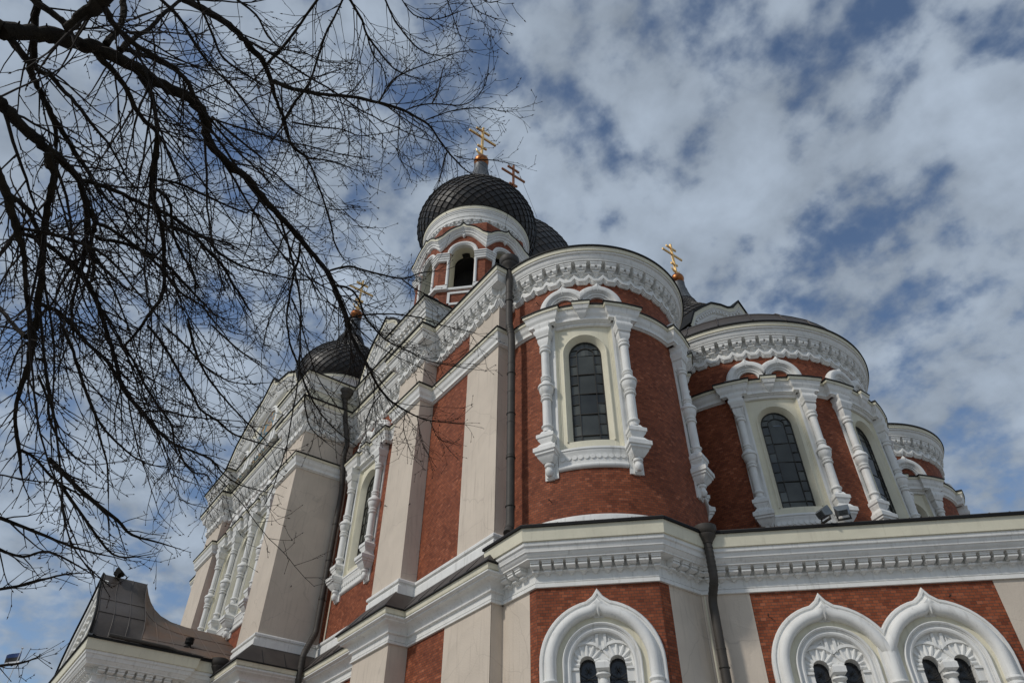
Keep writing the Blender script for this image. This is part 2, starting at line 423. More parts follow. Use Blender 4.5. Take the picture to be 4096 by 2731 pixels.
def block(mb, mp, s, prof, m=0, back=-0.02):
    """square turned block against a wall: prof [(half width, out, z)] top to bottom"""
    prev = None
    for i, (hw, q, z) in enumerate(prof):
        ring = mb.add([mp.P(s - hw, back, z), mp.P(s - hw, q, z), mp.P(s + hw, q, z), mp.P(s + hw, back, z)])
        if i == 0: mb.face((ring, ring + 1, ring + 2, ring + 3), m)
        if prev is not None:
            for k in range(3): mb.face((prev + k, ring + k, ring + k + 1, prev + k + 1), m)
        prev = ring
    mb.face((prev + 3, prev + 2, prev + 1, prev), m)

def box(mb, mp, s0, s1, n0, n1, z0, z1, m=0):
    p = [mp.P(s, n, z) for z in (z0, z1) for n in (n0, n1) for s in (s0, s1)]
    i = mb.add(p)
    for f in ((0, 1, 3, 2), (4, 6, 7, 5), (0, 4, 5, 1), (2, 3, 7, 6), (0, 2, 6, 4), (1, 5, 7, 3)): mb.face([i + k for k in f], m)

def bar(mb, p, q, w, d, upv=(0, 0, 1), m=0):
    """a square bar from p to q, w wide and d deep"""
    p, q = Vector(p), Vector(q); ax = (q - p).normalized(); sd = ax.cross(Vector(upv)).normalized(); ud = sd.cross(ax)
    i = mb.add([c + sd * a * w / 2 + ud * b * d / 2 for c in (p, q) for b in (-1, 1) for a in (-1, 1)])
    for f in ((0, 1, 3, 2), (4, 6, 7, 5), (0, 4, 5, 1), (2, 3, 7, 6), (0, 2, 6, 4), (1, 5, 7, 3)): mb.face([i + k for k in f], m)

def tube(mb, pts, rad, seg=8, m=0, cap=True):
    pts = [Vector(p) for p in pts]; n = len(pts); base = len(mb.v); u = None
    for i in range(n):
        d = (pts[min(i + 1, n - 1)] - pts[max(i - 1, 0)])
        d = d.normalized() if d.length > 1e-9 else Vector((0, 0, 1))
        if u is None: u = d.cross(Vector((0.31, 0.17, 0.94))).normalized()
        u = (u - d * u.dot(d)); u = u.normalized() if u.length > 1e-6 else d.orthogonal().normalized()
        w = d.cross(u); r = rad[i] if hasattr(rad, '__len__') else rad
        for k in range(seg):
            t = 2 * PI * k / seg; mb.v.append(tuple(pts[i] + (u * math.cos(t) + w * math.sin(t)) * r))
    for i in range(n - 1):
        for k in range(seg):
            j = (k + 1) % seg; a = base + i * seg
            mb.face((a + k, a + j, a + seg + j, a + seg + k), m)
    if cap:
        mb.face([base + k for k in range(seg - 1, -1, -1)], m); mb.face([base + (n - 1) * seg + k for k in range(seg)], m)

def arc(cx, cz, r, a0, a1, k): return [(cx + r * math.cos(math.radians(a0 + (a1 - a0) * i / k)), cz + r * math.sin(math.radians(a0 + (a1 - a0) * i / k))) for i in range(k + 1)]

# ------------------------------------------------------------------ setting
g = Mesh(); g.quad((-900, -900, GROUND), (900, -900, GROUND), (900, 900, GROUND), (-900, 900, GROUND))
GRD = material('cobble_paving', (0.30, 0.285, 0.26), 0.85, vscale=0.6, col2=(0.21, 0.20, 0.185))
go = obj('ground', g, GRD, angle=None); go['kind'] = 'structure'

church = thing('cathedral', 'red brick cathedral with white ornament, round apses and dark onion domes', 'cathedral', (-25.0, 22.0, GROUND))

# profiles (out from the brick face, height)
CROWN = [(0.0, 20.90), (0.64, 20.75), (0.65, 20.665), (0.60, 20.665), (0.575, 20.50), (0.53, 20.50), (0.545, 20.46), (0.53, 20.42), (0.47, 20.40), (0.455, 20.34), (0.44, 20.26),
         (0.40, 20.20), (0.37, 20.165), (0.40, 20.15), (0.40, 20.12), (0.36, 20.10), (0.13, 20.095), (0.10, 19.76), (0.13, 19.74), (0.145, 19.71), (0.13, 19.68), (0.055, 19.66), (0.045, 19.34), (0.0, 19.34)]
CROWNM = [2, 2, 2, 1, 1] + [0] * 18
STRING = [(0.0, 18.02), (0.315, 17.85), (0.325, 17.785), (0.29, 17.785), (0.275, 17.68), (0.235, 17.675), (0.245, 17.64), (0.22, 17.61), (0.205, 17.56), (0.20, 17.50),
          (0.165, 17.43), (0.125, 17.39), (0.115, 17.33), (0.13, 17.29), (0.125, 17.235), (0.06, 17.22), (0.05, 17.19), (0.0, 17.19)]
STRINGM = [2, 2, 2, 1, 1] + [0] * 12
FOOT = [(0.0, 9.76), (0.09, 9.74), (0.125, 9.69), (0.12, 9.62), (0.06, 9.59), (0.065, 9.54), (0.10, 9.50), (0.105, 9.18), (0.0, 9.18)]
BAYC = [(0.60, 9.06), (0.76, 9.035), (0.765, 8.965), (0.70, 8.965), (0.66, 8.61), (0.60, 8.605), (0.615, 8.56), (0.60, 8.50), (0.555, 8.47), (0.55, 8.43), (0.53, 8.40), (0.53, 8.355), (0.50, 8.345),
        (0.47, 8.28), (0.415, 8.235), (0.42, 8.20), (0.38, 8.19), (0.09, 8.185), (0.06, 8.03), (0.10, 8.015), (0.115, 7.985), (0.10, 7.955), (0.04, 7.945), (0.03, 7.74), (0.055, 7.725), (0.055, 7.69),
        (0.035, 7.68), (0.07, 7.655), (0.075, 7.56), (0.0, 7.56)]
BAYM = [2, 2, 2, 1, 1] + [0] * 24
LOWC = [(-0.12, 9.28), (0.54, 8.50), (0.55, 8.455), (0.49, 8.455), (0.465, 8.31), (0.42, 8.30), (0.44, 8.28), (0.475, 8.255), (0.48, 8.22), (0.455, 8.19), (0.39, 8.17), (0.375, 8.13), (0.25, 8.10), (0.17, 8.03),
        (0.12, 7.95), (0.11, 7.905), (0.135, 7.885), (0.13, 7.85), (0.05, 7.83), (0.04, 7.70), (0.06, 7.685), (0.06, 7.655), (0.04, 7.645), (0.075, 7.62), (0.075, 7.56), (0.0, 7.56)]
LOWM = [3, 2, 2, 1, 1] + [0] * 20
ATTIC = [(-0.25, 22.42), (0.78, 22.16), (0.79, 22.10), (0.73, 22.10), (0.71, 22.0), (0.65, 21.98), (0.62, 21.88), (0.56, 21.82), (0.54, 21.72), (0.48, 21.70), (0.47, 21.52), (0.43, 21.50), (0.40, 21.36), (0.34, 21.34), (0.34, 20.6)]
ATTICM = [2, 2, 2, 1] + [0] * 9 + [1]

PER = 0.53
def keyhole_bracket(mb, mp, s, dz=0.0):
    block(mb, mp, s, [(0.205, 0.37, 20.09 + dz), (0.205, 0.37, 20.03 + dz), (0.19, 0.345, 20.01 + dz), (0.19, 0.345, 19.97 + dz)])
    # body with a square keyhole: two cheeks and a lintel
    for sg in (-1, 1):
        block(mb, mp, s + sg * 0.115, [(0.07, 0.33, 19.97 + dz), (0.07, 0.33, 19.86 + dz), (0.06, 0.27, 19.79 + dz)])
    block(mb, mp, s, [(0.05, 0.32, 19.97 + dz), (0.05, 0.32, 19.925 + dz)])
    block(mb, mp, s, [(0.16, 0.27, 19.865 + dz), (0.15, 0.245, 19.78 + dz), (0.10, 0.19, 19.765 + dz)])
    block(mb, mp, s, [(0.125, 0.225, 19.745 + dz), (0.125, 0.225, 19.70 + dz), (0.085, 0.15, 19.65 + dz)])
    block(mb, mp, s, [(0.075, 0.14, 19.65 + dz), (0.075, 0.13, 19.61 + dz), (0.03, 0.055, 19.54 + dz)])
ZIG = [(-0.135, 0.0), (-0.135, 0.06), (-0.10, 0.07), (-0.098, 0.105), (-0.06, 0.115), (-0.058, 0.165), (0.02, 0.175), (0.05, 0.155), (0.052, 0.105), (0.09, 0.10), (0.092, 0.05), (0.13, 0.045)]
def zigzag(mb, mp, s0, s1, n, dz=0.0):
    w = (s1 - s0) / n; c = []
    for i in range(n):
        a = s0 + i * w
        c += [(a, 19.51 + dz), (a + 0.30 * w, 19.30 + dz), (a + 0.70 * w, 19.30 + dz)]
    c.append((s1, 19.51 + dz))
    arc_sweep(mb, mp, c, ZIG)
    # plain field behind the brackets, its lower edge following the zigzag
    for (a, za), (b, zb) in zip(c[:-1], c[1:]):
        mb.quad(mp.P(a, 0.04, za), mp.P(b, 0.04, zb), mp.P(b, 0.04, 19.70 + dz), mp.P(a, 0.04, 19.70 + dz))
def crown_run(mb, mp, s0, s1, dz=0.0):
    n = max(1, round((s1 - s0) / PER)); w = (s1 - s0) / n
    for i in range(n): keyhole_bracket(mb, mp, s0 + (i + .5) * w, dz)
    zigzag(mb, mp, s0, s1, n, dz)
CROWN_TOP = CROWN[:16] + [(0.36, 20.10), (0.05, 20.095), (0.045, 19.76), (0.12, 19.745), (0.135, 19.71), (0.12, 19.675), (0.045, 19.66), (0.04, 19.56)]
CROWN_TOPM = [2, 2, 2, 1, 1] + [0] * 18

def small_bracket(mb, mp, s):
    block(mb, mp, s, [(0.130, 0.375, 8.185), (0.130, 0.375, 8.16), (0.120, 0.35, 8.15), (0.120, 0.35, 8.11)])
    block(mb, mp, s, [(0.110, 0.30, 8.11), (0.122, 0.325, 8.09), (0.125, 0.325, 8.045), (0.112, 0.285, 8.015), (0.07, 0.17, 7.985)])
    block(mb, mp, s, [(0.06, 0.165, 7.985), (0.06, 0.165, 7.975), (0.085, 0.20, 7.965), (0.085, 0.20, 7.925), (0.05, 0.125, 7.905)])
    block(mb, mp, s, [(0.05, 0.12, 7.905), (0.05, 0.115, 7.885), (0.02, 0.05, 7.855)])
def small_run(mb, mp, s0, s1, first=0.5):
    n = max(1, round((s1 - s0) / 0.34)); w = (s1 - s0) / n
    for i in range(n): small_bracket(mb, mp, s0 + (i + .5) * w)

# ------------------------------------------------------------------ round-headed window with colonnettes
GLZ0, GLZ1, GLW = 12.34, 15.95, 0.60                   # sill, spring and half width of the glass
HOLE = (1.0, 12.02, 17.16)
def colonnette(mp, s, parent):
    mb = Mesh()
    # square head, carved cup, rings, shaft, vase, shaft, square foot, corbel and drop
    block(mb, mp, s, [(0.27, 0.48, 17.22), (0.27, 0.48, 17.14), (0.235, 0.44, 17.08), (0.235, 0.44, 17.0), (0.275, 0.48, 16.94), (0.275, 0.48, 16.84), (0.215, 0.41, 16.74), (0.22, 0.41, 16.66), (0.18, 0.36, 16.62)])
    block(mb, mp, s, [(0.19, 0.37, 16.60), (0.19, 0.37, 16.50), (0.165, 0.345, 16.38), (0.11, 0.29, 16.26)])
    x, y = mp.xy(s, 0.20)
    lathe(mb, x, y, [(0.13, 16.30), (0.185, 16.28), (0.20, 16.235), (0.185, 16.19), (0.145, 16.18), (0.145, 16.15), (0.19, 16.13), (0.20, 16.085), (0.185, 16.04), (0.14, 16.03), (0.135, 14.98),
                     (0.15, 14.97), (0.175, 14.945), (0.18, 14.91), (0.165, 14.875), (0.13, 14.865), (0.13, 14.845), (0.165, 14.83), (0.175, 14.80), (0.16, 14.765), (0.14, 14.75),
                     (0.155, 14.70), (0.20, 14.64), (0.26, 14.58), (0.285, 14.52), (0.28, 14.48), (0.245, 14.46), (0.24, 14.41), (0.235, 14.34), (0.21, 14.26), (0.16, 14.20),
                     (0.15, 14.17), (0.18, 14.15), (0.195, 14.12), (0.18, 14.085), (0.145, 14.075), (0.145, 14.05), (0.185, 14.035), (0.20, 14.0), (0.185, 13.96), (0.145, 13.95), (0.145, 12.99),
                     (0.17, 12.97), (0.195, 12.94), (0.195, 12.90), (0.15, 12.86), (0.14, 12.80), (0.16, 12.72)], 16)
    block(mb, mp, s, [(0.14, 0.33, 12.74), (0.18, 0.38, 12.64), (0.265, 0.46, 12.58), (0.265, 0.46, 12.46), (0.23, 0.42, 12.43), (0.23, 0.42, 12.38), (0.17, 0.36, 12.30), (0.17, 0.36, 12.25)])
    block(mb, mp, s, [(0.19, 0.38, 12.25), (0.25, 0.45, 12.14), (0.33, 0.54, 12.07), (0.33, 0.54, 11.93), (0.29, 0.49, 11.90), (0.29, 0.49, 11.84), (0.25, 0.44, 11.81), (0.25, 0.42, 11.76), (0.19, 0.34, 11.66), (0.15, 0.29, 11.60)])
    lathe(mb, *mp.xy(s, 0.155), [(0.11, 11.60), (0.145, 11.57), (0.155, 11.53), (0.14, 11.49), (0.105, 11.47), (0.10, 11.42), (0.13, 11.36), (0.135, 11.31), (0.10, 11.22), (0.06, 11.18)], 14, cap=True)
    block(mb, mp, s, [(0.13, 0.10, 11.5), (0.13, 0.12, 11.16), (0.09, 0.06, 11.10)])
    return obj('colonnette', mb, WHITE, parent)

def glass_and_bars(mp, sc, parent, zb, zs, hw, n, plain=False):
    mb = Mesh(); ss = [sc + hw * math.sin(t) for t in lin(-PI / 2, PI / 2, 14)]
    top = lambda s: zs + math.sqrt(max(hw * hw - (s - sc) ** 2, 0))
    fill(mb, mp, ss, lambda s: zs - 1e-4, top, n)
    rp = random.Random(int(zb * 977 + sc * 131)); iv = hw * 0.52; hh = zs - zb
    for c0, c1, k in ((-hw, -iv, 8), (-iv, iv, 4), (iv, hw, 8)):           # separate panes, each set at its own slight angle
        zz_ = [zb] + [zb + 0.33 + i * (hh - 0.33) / k for i in range(k + 1)]
        for a, b in zip(zz_[:-1], zz_[1:]):
            t = [rp.uniform(-.014, .014) for _ in range(2)]
            mb.quad(mp.P(sc + c0, n - t[0] - t[1], a), mp.P(sc + c1, n + t[0] - t[1], a), mp.P(sc + c1, n + t[0] + t[1], b), mp.P(sc + c0, n - t[0] + t[1], b))
    obj('glass', mb, GLASS, parent, angle=None, weld=False)
    if plain: return
    mb = Mesh(); w = 0.013; iv = hw * 0.52; q0, q1 = n - 0.01, n + 0.035
    arc_sweep(mb, mp, [(sc - hw + .015, zb)] + arc(sc, zs, hw - .015, 180, 0, 14) + [(sc + hw - .015, zb)], [(0.03, q0), (0.03, q1), (-0.02, q1), (-0.02, q0)])
    for k in (-1, 1): box(mb, mp, sc + k * iv - w, sc + k * iv + w, q0, q1, zb, zs + 0.12)
    arc_sweep(mb, mp, [(sc - iv, zs + .12)] + arc(sc, zs - .06, iv * 1.18, 148, 32, 8) + [(sc + iv, zs + .12)], [(w, q0), (w, q1), (-w, q1), (-w, q0)], cap=False)
    h = zs + 0.0 - zb; zc = [zb + 0.33 + i * (h - 0.33) / 4 for i in range(5)]
    for z in zc[:-1] : box(mb, mp, sc - iv, sc + iv, q0, q1 - .004, z - w, z + w)
    zside = [zb + 0.33 + i * (h - 0.33) / 8 for i in range(9)]
    for z in zside:
        for k in (-1, 1): box(mb, mp, sc + k * iv, sc + k * hw, q0, q1 - .004, z - w, z + w)
    box(mb, mp, sc - w, sc + w, q0, q1 - .004, zs + iv * 0.95, zs + hw)
    for k in (-1, 1):
        a = math.radians(90 - k * 48); box(mb, mp, sc + k * iv * .86, sc + k * hw * .99, q0, q1 - .004, zs + hw * .42, zs + hw * .42 + 2 * w)
    obj('glazing_bar', mb, IRON, parent, angle=None)

def ogee(cx, zc, r, tip):
    """outline of a keel arch, left foot to right foot"""
    L = arc(cx, zc, r, 180, 101, 12); R = arc(cx, zc, r, 79, 0, 12)
    return L + [(cx - r * 0.07, zc + r + tip * 0.42), (cx, zc + r + tip), (cx + r * 0.07, zc + r + tip * 0.42)] + R

def cut(c, s, side):
    """keep the part of an outline on one side of the vertical line at s"""
    out = []
    for p, q in zip(c[:-1], c[1:]):
        a, b = (p[0] - s) * side, (q[0] - s) * side
        if a >= 0 and (not out): out.append(p)
        if (a >= 0) != (b >= 0):
            f = a / (a - b); out.append((s, p[1] + (q[1] - p[1]) * f))
        if b >= 0: out.append(q)
    return out
def hood(mp, sc, parent):
    """twin keel arches standing on the string course"""
    mb = Mesh(); zc = 18.08; r = 0.82
    roll = [(0.05, 0.0), (0.06, 0.10), (0.03, 0.19), (-0.03, 0.245), (-0.12, 0.265), (-0.20, 0.24), (-0.245, 0.185), (-0.25, 0.12), (-0.25, 0.0)]
    ring = [(0.02, 0.15), (0.015, 0.165), (-0.02, 0.16), (-0.025, 0.125), (-0.065, 0.12), (-0.075, 0.135), (-0.105, 0.12), (-0.11, 0.075), (-0.15, 0.07), (-0.16, 0.085), (-0.185, 0.07), (-0.19, 0.0)]
    for c in (-0.62, 0.62):
        sd = -1 if c < 0 else 1
        full = cut([(sc + c - r, zc - .2)] + ogee(sc + c, zc, r, 0.13) + [(sc + c + r, zc - .2)], sc, sd)
        arc_sweep(mb, mp, full, roll, vert=(c > 0, c < 0))
        r2 = 0.57; inner = cut([(sc + c - r2, zc - .25)] + arc(sc + c, zc, r2, 180, 0, 22) + [(sc + c + r2, zc - .25)], sc, sd)
        arc_sweep(mb, mp, inner, ring, cap=False)
    for k in (-1, 1):
        block(mb, mp, sc + k * 1.48, [(0.07, 0.2, 18.12), (0.10, 0.25, 18.07), (0.10, 0.25, 17.92)])
    obj('keel_hood', mb, WHITE, parent, angle=30)

def tall_window(mp, sc, cols=(-1.32, 1.32), plain_sides=False, shift=0):
    L = sc
    fr = Mesh(); hw, zb, zt = HOLE; R = 0.74; zs = GLZ1
    # cream plate with an arched opening, then the splayed reveal
    ss = sorted({round(sc + x, 4) for x in lin(-0.9, 0.9, 8)} | {round(sc + R * math.sin(t), 4) for t in lin(-PI / 2, PI / 2, 16)})
    inn = lambda s: zs + math.sqrt(max(R * R - (s - sc) ** 2, 0)) if abs(s - sc) < R + 1e-4 else None
    left = [s for s in ss if s <= sc - R + 1e-3]; right = [s for s in ss if s >= sc + R - 1e-3]; mid = [s for s in ss if abs(s - sc) <= R + 1e-3]
    fill(fr, mp, left, lambda s: zb, lambda s: zt - .1, -0.03); fill(fr, mp, right, lambda s: zb, lambda s: zt - .1, -0.03)
    fill(fr, mp, mid, lambda s: inn(s) or zs, lambda s: zt - .1, -0.03); fill(fr, mp, mid, lambda s: zb, lambda s: GLZ0 - 0.0, -0.03)
    jamb = [(sc - R, GLZ0)] + arc(sc, zs, R, 180, 0, 18) + [(sc + R, GLZ0)]
    arc_sweep(fr, mp, jamb, [(0.035, -0.03), (0.03, 0.015), (0.0, 0.02), (-0.02, -0.02), (-0.13, -0.20), (-0.145, -0.28)], cap=False)
    fill(fr, mp, [sc - R, sc, sc + R], lambda s: GLZ0, lambda s: GLZ0 + 1e-5, -0.03)
    q = [(sc - R, -0.03), (sc + R, -0.03), (sc + R, -0.28), (sc - R, -0.28)]
    fr.quad(*[mp.P(s, n, GLZ0) for s, n in q])
    rect = [(sc - 0.90, zb), (sc - 0.90, zt - .1), (sc - 0.45, zt - .1), (sc, zt - .1), (sc + 0.45, zt - .1), (sc + 0.90, zt - .1), (sc + 0.90, zb)]
    arc_sweep(fr, mp, rect, [(0.10, 0.0), (0.10, 0.06), (0.075, 0.065), (0.07, 0.03), (0.045, 0.03), (0.04, -0.005), (0.0, -0.01), (-0.005, -0.03)], cap=False)
    w = obj('window', fr, CREAM, church)
    glass_and_bars(mp, sc, w, GLZ0, zs, GLW, -0.26)
    # white surround: inner roll, side strips behind the colonnettes, lintel and sill panel
    sr = Mesh()
    for k in (-1, 1):
        a, b = sorted((sc + k * 1.0, sc + k * 1.08)); box(sr, mp, a, b, -0.02, 0.085, 11.98, 17.32)
        a, b = sorted((sc + k * 1.08, sc + k * 1.52)); box(sr, mp, a, b, -0.02, 0.05, 11.12, 17.32)
    for k in (-1, 1):
        a, b = sorted((sc + k * .93, sc + k * 1.14)); box(sr, mp, a, b, -0.02, 0.095, 17.18, 17.42)
    nseg = 8 if mp.curved else 1
    sweep(sr, [mp.xy(s, 0) for s in lin(sc - 1.08, sc + 1.08, nseg)], [(0.0, 17.24), (0.10, 17.24), (0.11, 17.18), (0.075, 17.15), (0.075, 17.08), (0.03, 17.06), (0.0, 17.06)])
    for a, b in ((-1.06, 1.06),):
        pth = [mp.xy(s, 0) for s in lin(sc + a, sc + b, nseg)]
        sweep(sr, pth, [(0.0, 12.06), (0.09, 12.05), (0.10, 11.98), (0.07, 11.95), (0.07, 11.90), (0.055, 11.88), (0.05, 11.50), (0.085, 11.46), (0.10, 11.42), (0.085, 11.37), (0.05, 11.34), (0.0, 11.33)])
    for i in range(11):
        s = sc - 0.92 + i * 0.184; c = [(s + 0.075 * math.cos(t), 11.70 + 0.075 * math.sin(t)) for t in lin(0, 2 * PI, 12)[:-1]]
        b0 = sr.add([mp.P(a, 0.085, z) for a, z in c]); sr.face([b0 + j for j in range(12)])
        b1 = sr.add([mp.P(a, 0.045, z) for a, z in c])
        for j in range(12): sr.face((b0 + j, b1 + j, b1 + (j + 1) % 12, b0 + (j + 1) % 12))
    obj('surround', sr, WHITE, w)
    for c in cols: colonnette(mp, sc + c, w)
    hood(mp, sc, w)
    # pendant over the middle
    pd = Mesh()
    block(pd, mp, sc, [(0.03, 0.10, 17.99), (0.295, 0.58, 17.875), (0.295, 0.58, 17.835)], m=2)
    block(pd, mp, sc, [(0.28, 0.555, 17.835), (0.27, 0.54, 17.72)], m=1)
    block(pd, mp, sc, [(0.245, 0.51, 17.72), (0.25, 0.51, 17.68), (0.215, 0.47, 17.63), (0.215, 0.47, 17.58), (0.17, 0.41, 17.52), (0.17, 0.41, 17.49), (0.13, 0.34, 17.40), (0.11, 0.31, 17.37), (0.03, 0.19, 17.20)])
    obj('pendant', pd, [WHITE, CREAM, EDGE], w)
    return w

def string_stations(s0, s1, centres):
    st = [(s0, 0.0)]
    for c in centres:
        for a, n in ((-1.72, 0), (-1.72, .24), (-0.98, .24), (-0.98, .10), (0.98, .10), (0.98, .24), (1.72, .24), (1.72, 0)):
            if s0 + .02 < c + a < s1 - .02: st.append((c + a, n))
    st.append((s1, 0.0))
    if len(st) > 1: st[0] = (s0, st[1][1] if abs(st[1][0] - s0) < .3 and st[1][1] else 0.0)
    return st

# ------------------------------------------------------------------ the three round apses
def apse(cx, cy, R, a0, a1, wins, period_deg, roof, label):
    mp = Cyl(cx, cy, R, 0.0); s = lambda deg: math.radians(deg) * R
    mb = Mesh()
    holes = [(s(w), 0.97, HOLE[1], HOLE[2] - .03, False) for w in wins]
    wall(mb, mp, s(a0), s(a1), 9.0, 20.2, holes)
    body = obj('apse', mb, BRICK, church, label=label)
    cr = Mesh(); pts = [mp.xy(x, 0) for x in lin(s(a0), s(a1), int((a1 - a0) / 2.5))]
    sweep(cr, pts, CROWN_TOP, CROWN_TOPM)
    n = round((a1 - a0) / period_deg); w = (a1 - a0) / n
    for i in range(n): keyhole_bracket(cr, mp, s(a0 + (i + .5) * w))
    zigzag(cr, mp, s(a0), s(a1), n)
    obj('cornice', cr, [WHITE, CREAM, EDGE], body, angle=28)
    st = Mesh()
    sweep(st, mpath(mp, string_stations(s(a0), s(a1), [s(w) for w in wins])), STRING, STRINGM)
    obj('string_course', st, [WHITE, CREAM, EDGE], body)
    cu = Mesh(); sweep(cu, pts, [(0.0, 9.80), (0.05, 9.78), (0.07, 9.70), (0.07, 9.0), (0.0, 9.0)]); obj('curb', cu, WHITE, body)
    rf = Mesh()
    if roof:
        seg = 44; A0, A1 = math.radians(a0), math.radians(a1)
        prof = [(R + 0.50, 20.86), (R + 0.42, 20.98), (R + 0.22, 21.25)] + [((R + .22) * math.cos(math.radians(e)), 21.22 + 1.75 * math.sin(math.radians(e))) for e in range(10, 91, 10)]
        lathe(rf, cx, cy, prof, seg, 0, A0, A1)
        for i in range(0, 15):
            t = A0 + (A1 - A0) * i / 14
            tube(rf, [(cx + q * math.cos(t), cy + q * math.sin(t), z + .02) for q, z in prof], 0.035, 5)
        for e in (3, 6):
            q, z = prof[e]; tube(rf, [(cx + q * math.cos(t), cy + q * math.sin(t), z + .01) for t in lin(A0, A1, 44)], 0.02, 4)
    else:
        lathe(rf, cx, cy, [(R + 0.6, 20.78), (R * 0.6, 21.5), (0.05, 21.9)], 40, 0, math.radians(a0), math.radians(a1))
    obj('roof', rf, ROOF, body)
    for wd in wins: tall_window(mp, s(wd))
    return mp
SA = apse(-16.25, 15.45, 3.60, -130, 130, (-43.7, 41.0), 8.4, False, None)
CA = apse(-16.30, 25.42, 5.35, -100, 100, (-43.6, 0.8, 45.0), 5.65, True, None)
NA = apse(-16.25, 35.35, 3.60, -130, 130, (-41.5, 45.0), 8.4, False, None)

# ------------------------------------------------------------------ upper south front
UP = [(-54.0, 11.25), (-43.1, 11.25), (-43.1, 8.70), (-40.35, 8.70), (-40.35, 9.20), (-31.25, 9.20), (-31.25, 8.70), (-28.82, 8.70), (-28.82, 11.25), (-23.05, 11.25), (-23.05, 10.63), (-20.98, 10.63), (-20.98, 11.25), (-16.37, 11.25), (-16.37, 12.6)]
plaster = {1, 2, 3, 5, 6, 7, 9, 10, 11, 13}
TW = [2.15, 4.57, 6.99]                              # the three transept windows along their wall
def runs(segs):
    """lay each unbroken run of brick or plaster as one mesh of its own"""
    cur, kind = None, None
    for k, fn in segs:
        if k != kind:
            if cur is not None: obj('brick_wall' if kind == 'b' else 'plaster_pier', cur, BRICK if kind == 'b' else PINK, church)
            cur, kind = Mesh(), k
        fn(cur)
    obj('brick_wall' if kind == 'b' else 'plaster_pier', cur, BRICK if kind == 'b' else PINK, church)
segs = []
def flush(mp, a, b, e, z0, z1):
    """plaster laid a little proud of the brick from a to b, with its edge at e"""
    def f(m):
        wall(m, mp, a, b, z0, z1, n=0.013); m.quad(*[mp.P(e, n, z) for n, z in ((0, z0), (.013, z0), (.013, z1), (0, z1))])
    return f
def plain(mp, a, b, z0, z1, hs=()): return lambda m: wall(m, mp, a, b, z0, z1, hs)
for i, (p, q) in enumerate(zip(UP[:-1], UP[1:])):
    mp, L = flat_between(p, q)
    hs = []
    if i == 4: hs = [(c, 0.97, HOLE[1], HOLE[2] - .03, False) for c in TW]
    if i == 8: hs = [(2.55, 0.97, HOLE[1], HOLE[2] - .03, False)]
    if i == 12: segs += [('b', plain(mp, 0, L - 2.05, 9.0, 20.2)), ('p', flush(mp, L - 2.05, L, L - 2.05, 9.0, 20.2))]
    else: segs.append(('p' if i in plaster else 'b', plain(mp, 0, L, 9.0, 20.2, hs)))
runs(segs)
cr = Mesh(); sweep(cr, UP, CROWN_TOP, CROWN_TOPM)
for p, q in zip(UP[:-1], UP[1:]):
    mp, L = flat_between(p, q)
    if L > 0.4: crown_run(cr, mp, 0.0, L)
obj('cornice', cr, [WHITE, CREAM, EDGE], church, angle=28)
# string course: steps forward round every window head
st = Mesh(); pts = []
for i, (p, q) in enumerate(zip(UP[:-1], UP[1:])):
    mp, L = flat_between(p, q)
    if i == 4:
        sn = [(0, 0)]
        edges = []
        for c in TW: edges += [(c - 1.21, 1), (c, 0)]
        cols = [TW[0] - 1.21, TW[0] + 1.21, TW[1] + 1.21, TW[2] + 1.21]
        sn = [(0.0, 0.0)]
        for k, c in enumerate(cols):
            sn += [(c - .36, sn[-1][1]), (c - .36, .24), (c + .36, .24), (c + .36, .10 if k < 3 else 0.0)]
        sn += [(L, 0.0)]
        pts += [mp.xy(*x) for x in sn[:-1]]
    elif i == 8: pts += [mp.xy(*x) for x in string_stations(0, L, [2.55])[:-1]]
    else: pts.append(mp.xy(0, 0))
pts.append(UP[-1])
sweep(st, pts, STRING, STRINGM)
obj('string_course', st, [WHITE, CREAM, EDGE], church)
ft = Mesh(); sweep(ft, UP, FOOT); obj('plinth_moulding', ft, WHITE, church)
AT = UP[:12] + [(-20.98, 13.5)]
at = Mesh(); sweep(at, AT, ATTIC, ATTICM)
for p, q in zip(AT[:-1], AT[1:]):
    mp, L = flat_between(p, q); n = int(L / 0.30)
    for k in range(n):
        c = (k + .5) * L / n; box(at, mp, c - .085, c + .085, .45, .60, 21.54, 21.69)
obj('attic', at, [WHITE, CREAM, EDGE], church)
# windows of the flat walls
mp8, L8 = flat_between(UP[8], UP[9]); tall_window(mp8, 2.55)
mp4, L4 = flat_between(UP[4], UP[5])
for k, c in enumerate(TW): tall_window(mp4, c, cols=(-1.21, 1.21) if k == 0 else (1.21,))
# simple closed core behind the fronts (roofs, north and west sides)
bk = Mesh()
core = [(-54.0, 39.6), (-54.0, 11.3)]
for p, q in zip(core[:-1], core[1:]):
    mp, L = flat_between(p, q); wall(bk, mp, 0, L, GROUND, 22.0)
mp, L = flat_between((-16.4, 11.6), (-16.4, 39.4)); wall(bk, mp, 0, L, 7.0, 20.6)
mp, L = flat_between((-16.4, 39.6), (-54.0, 39.6)); wall(bk, mp, 0, L, GROUND, 20.6)
obj('back_wall', bk, BRICK, church)
rf = Mesh()
def flatroof(x0, y0, x1, y1, z): rf.quad((x0, y0, z), (x1, y0, z), (x1, y1, z), (x0, y1, z))
flatroof(-54, 11.3, -16.4, 39.6, 20.55); flatroof(-54, 11.3, -21.0, 39.6, 22.3); flatroof(-43.1, 8.75, -28.85, 11.3, 22.3); flatroof(-23.05, 10.7, -21, 11.3, 22.3)
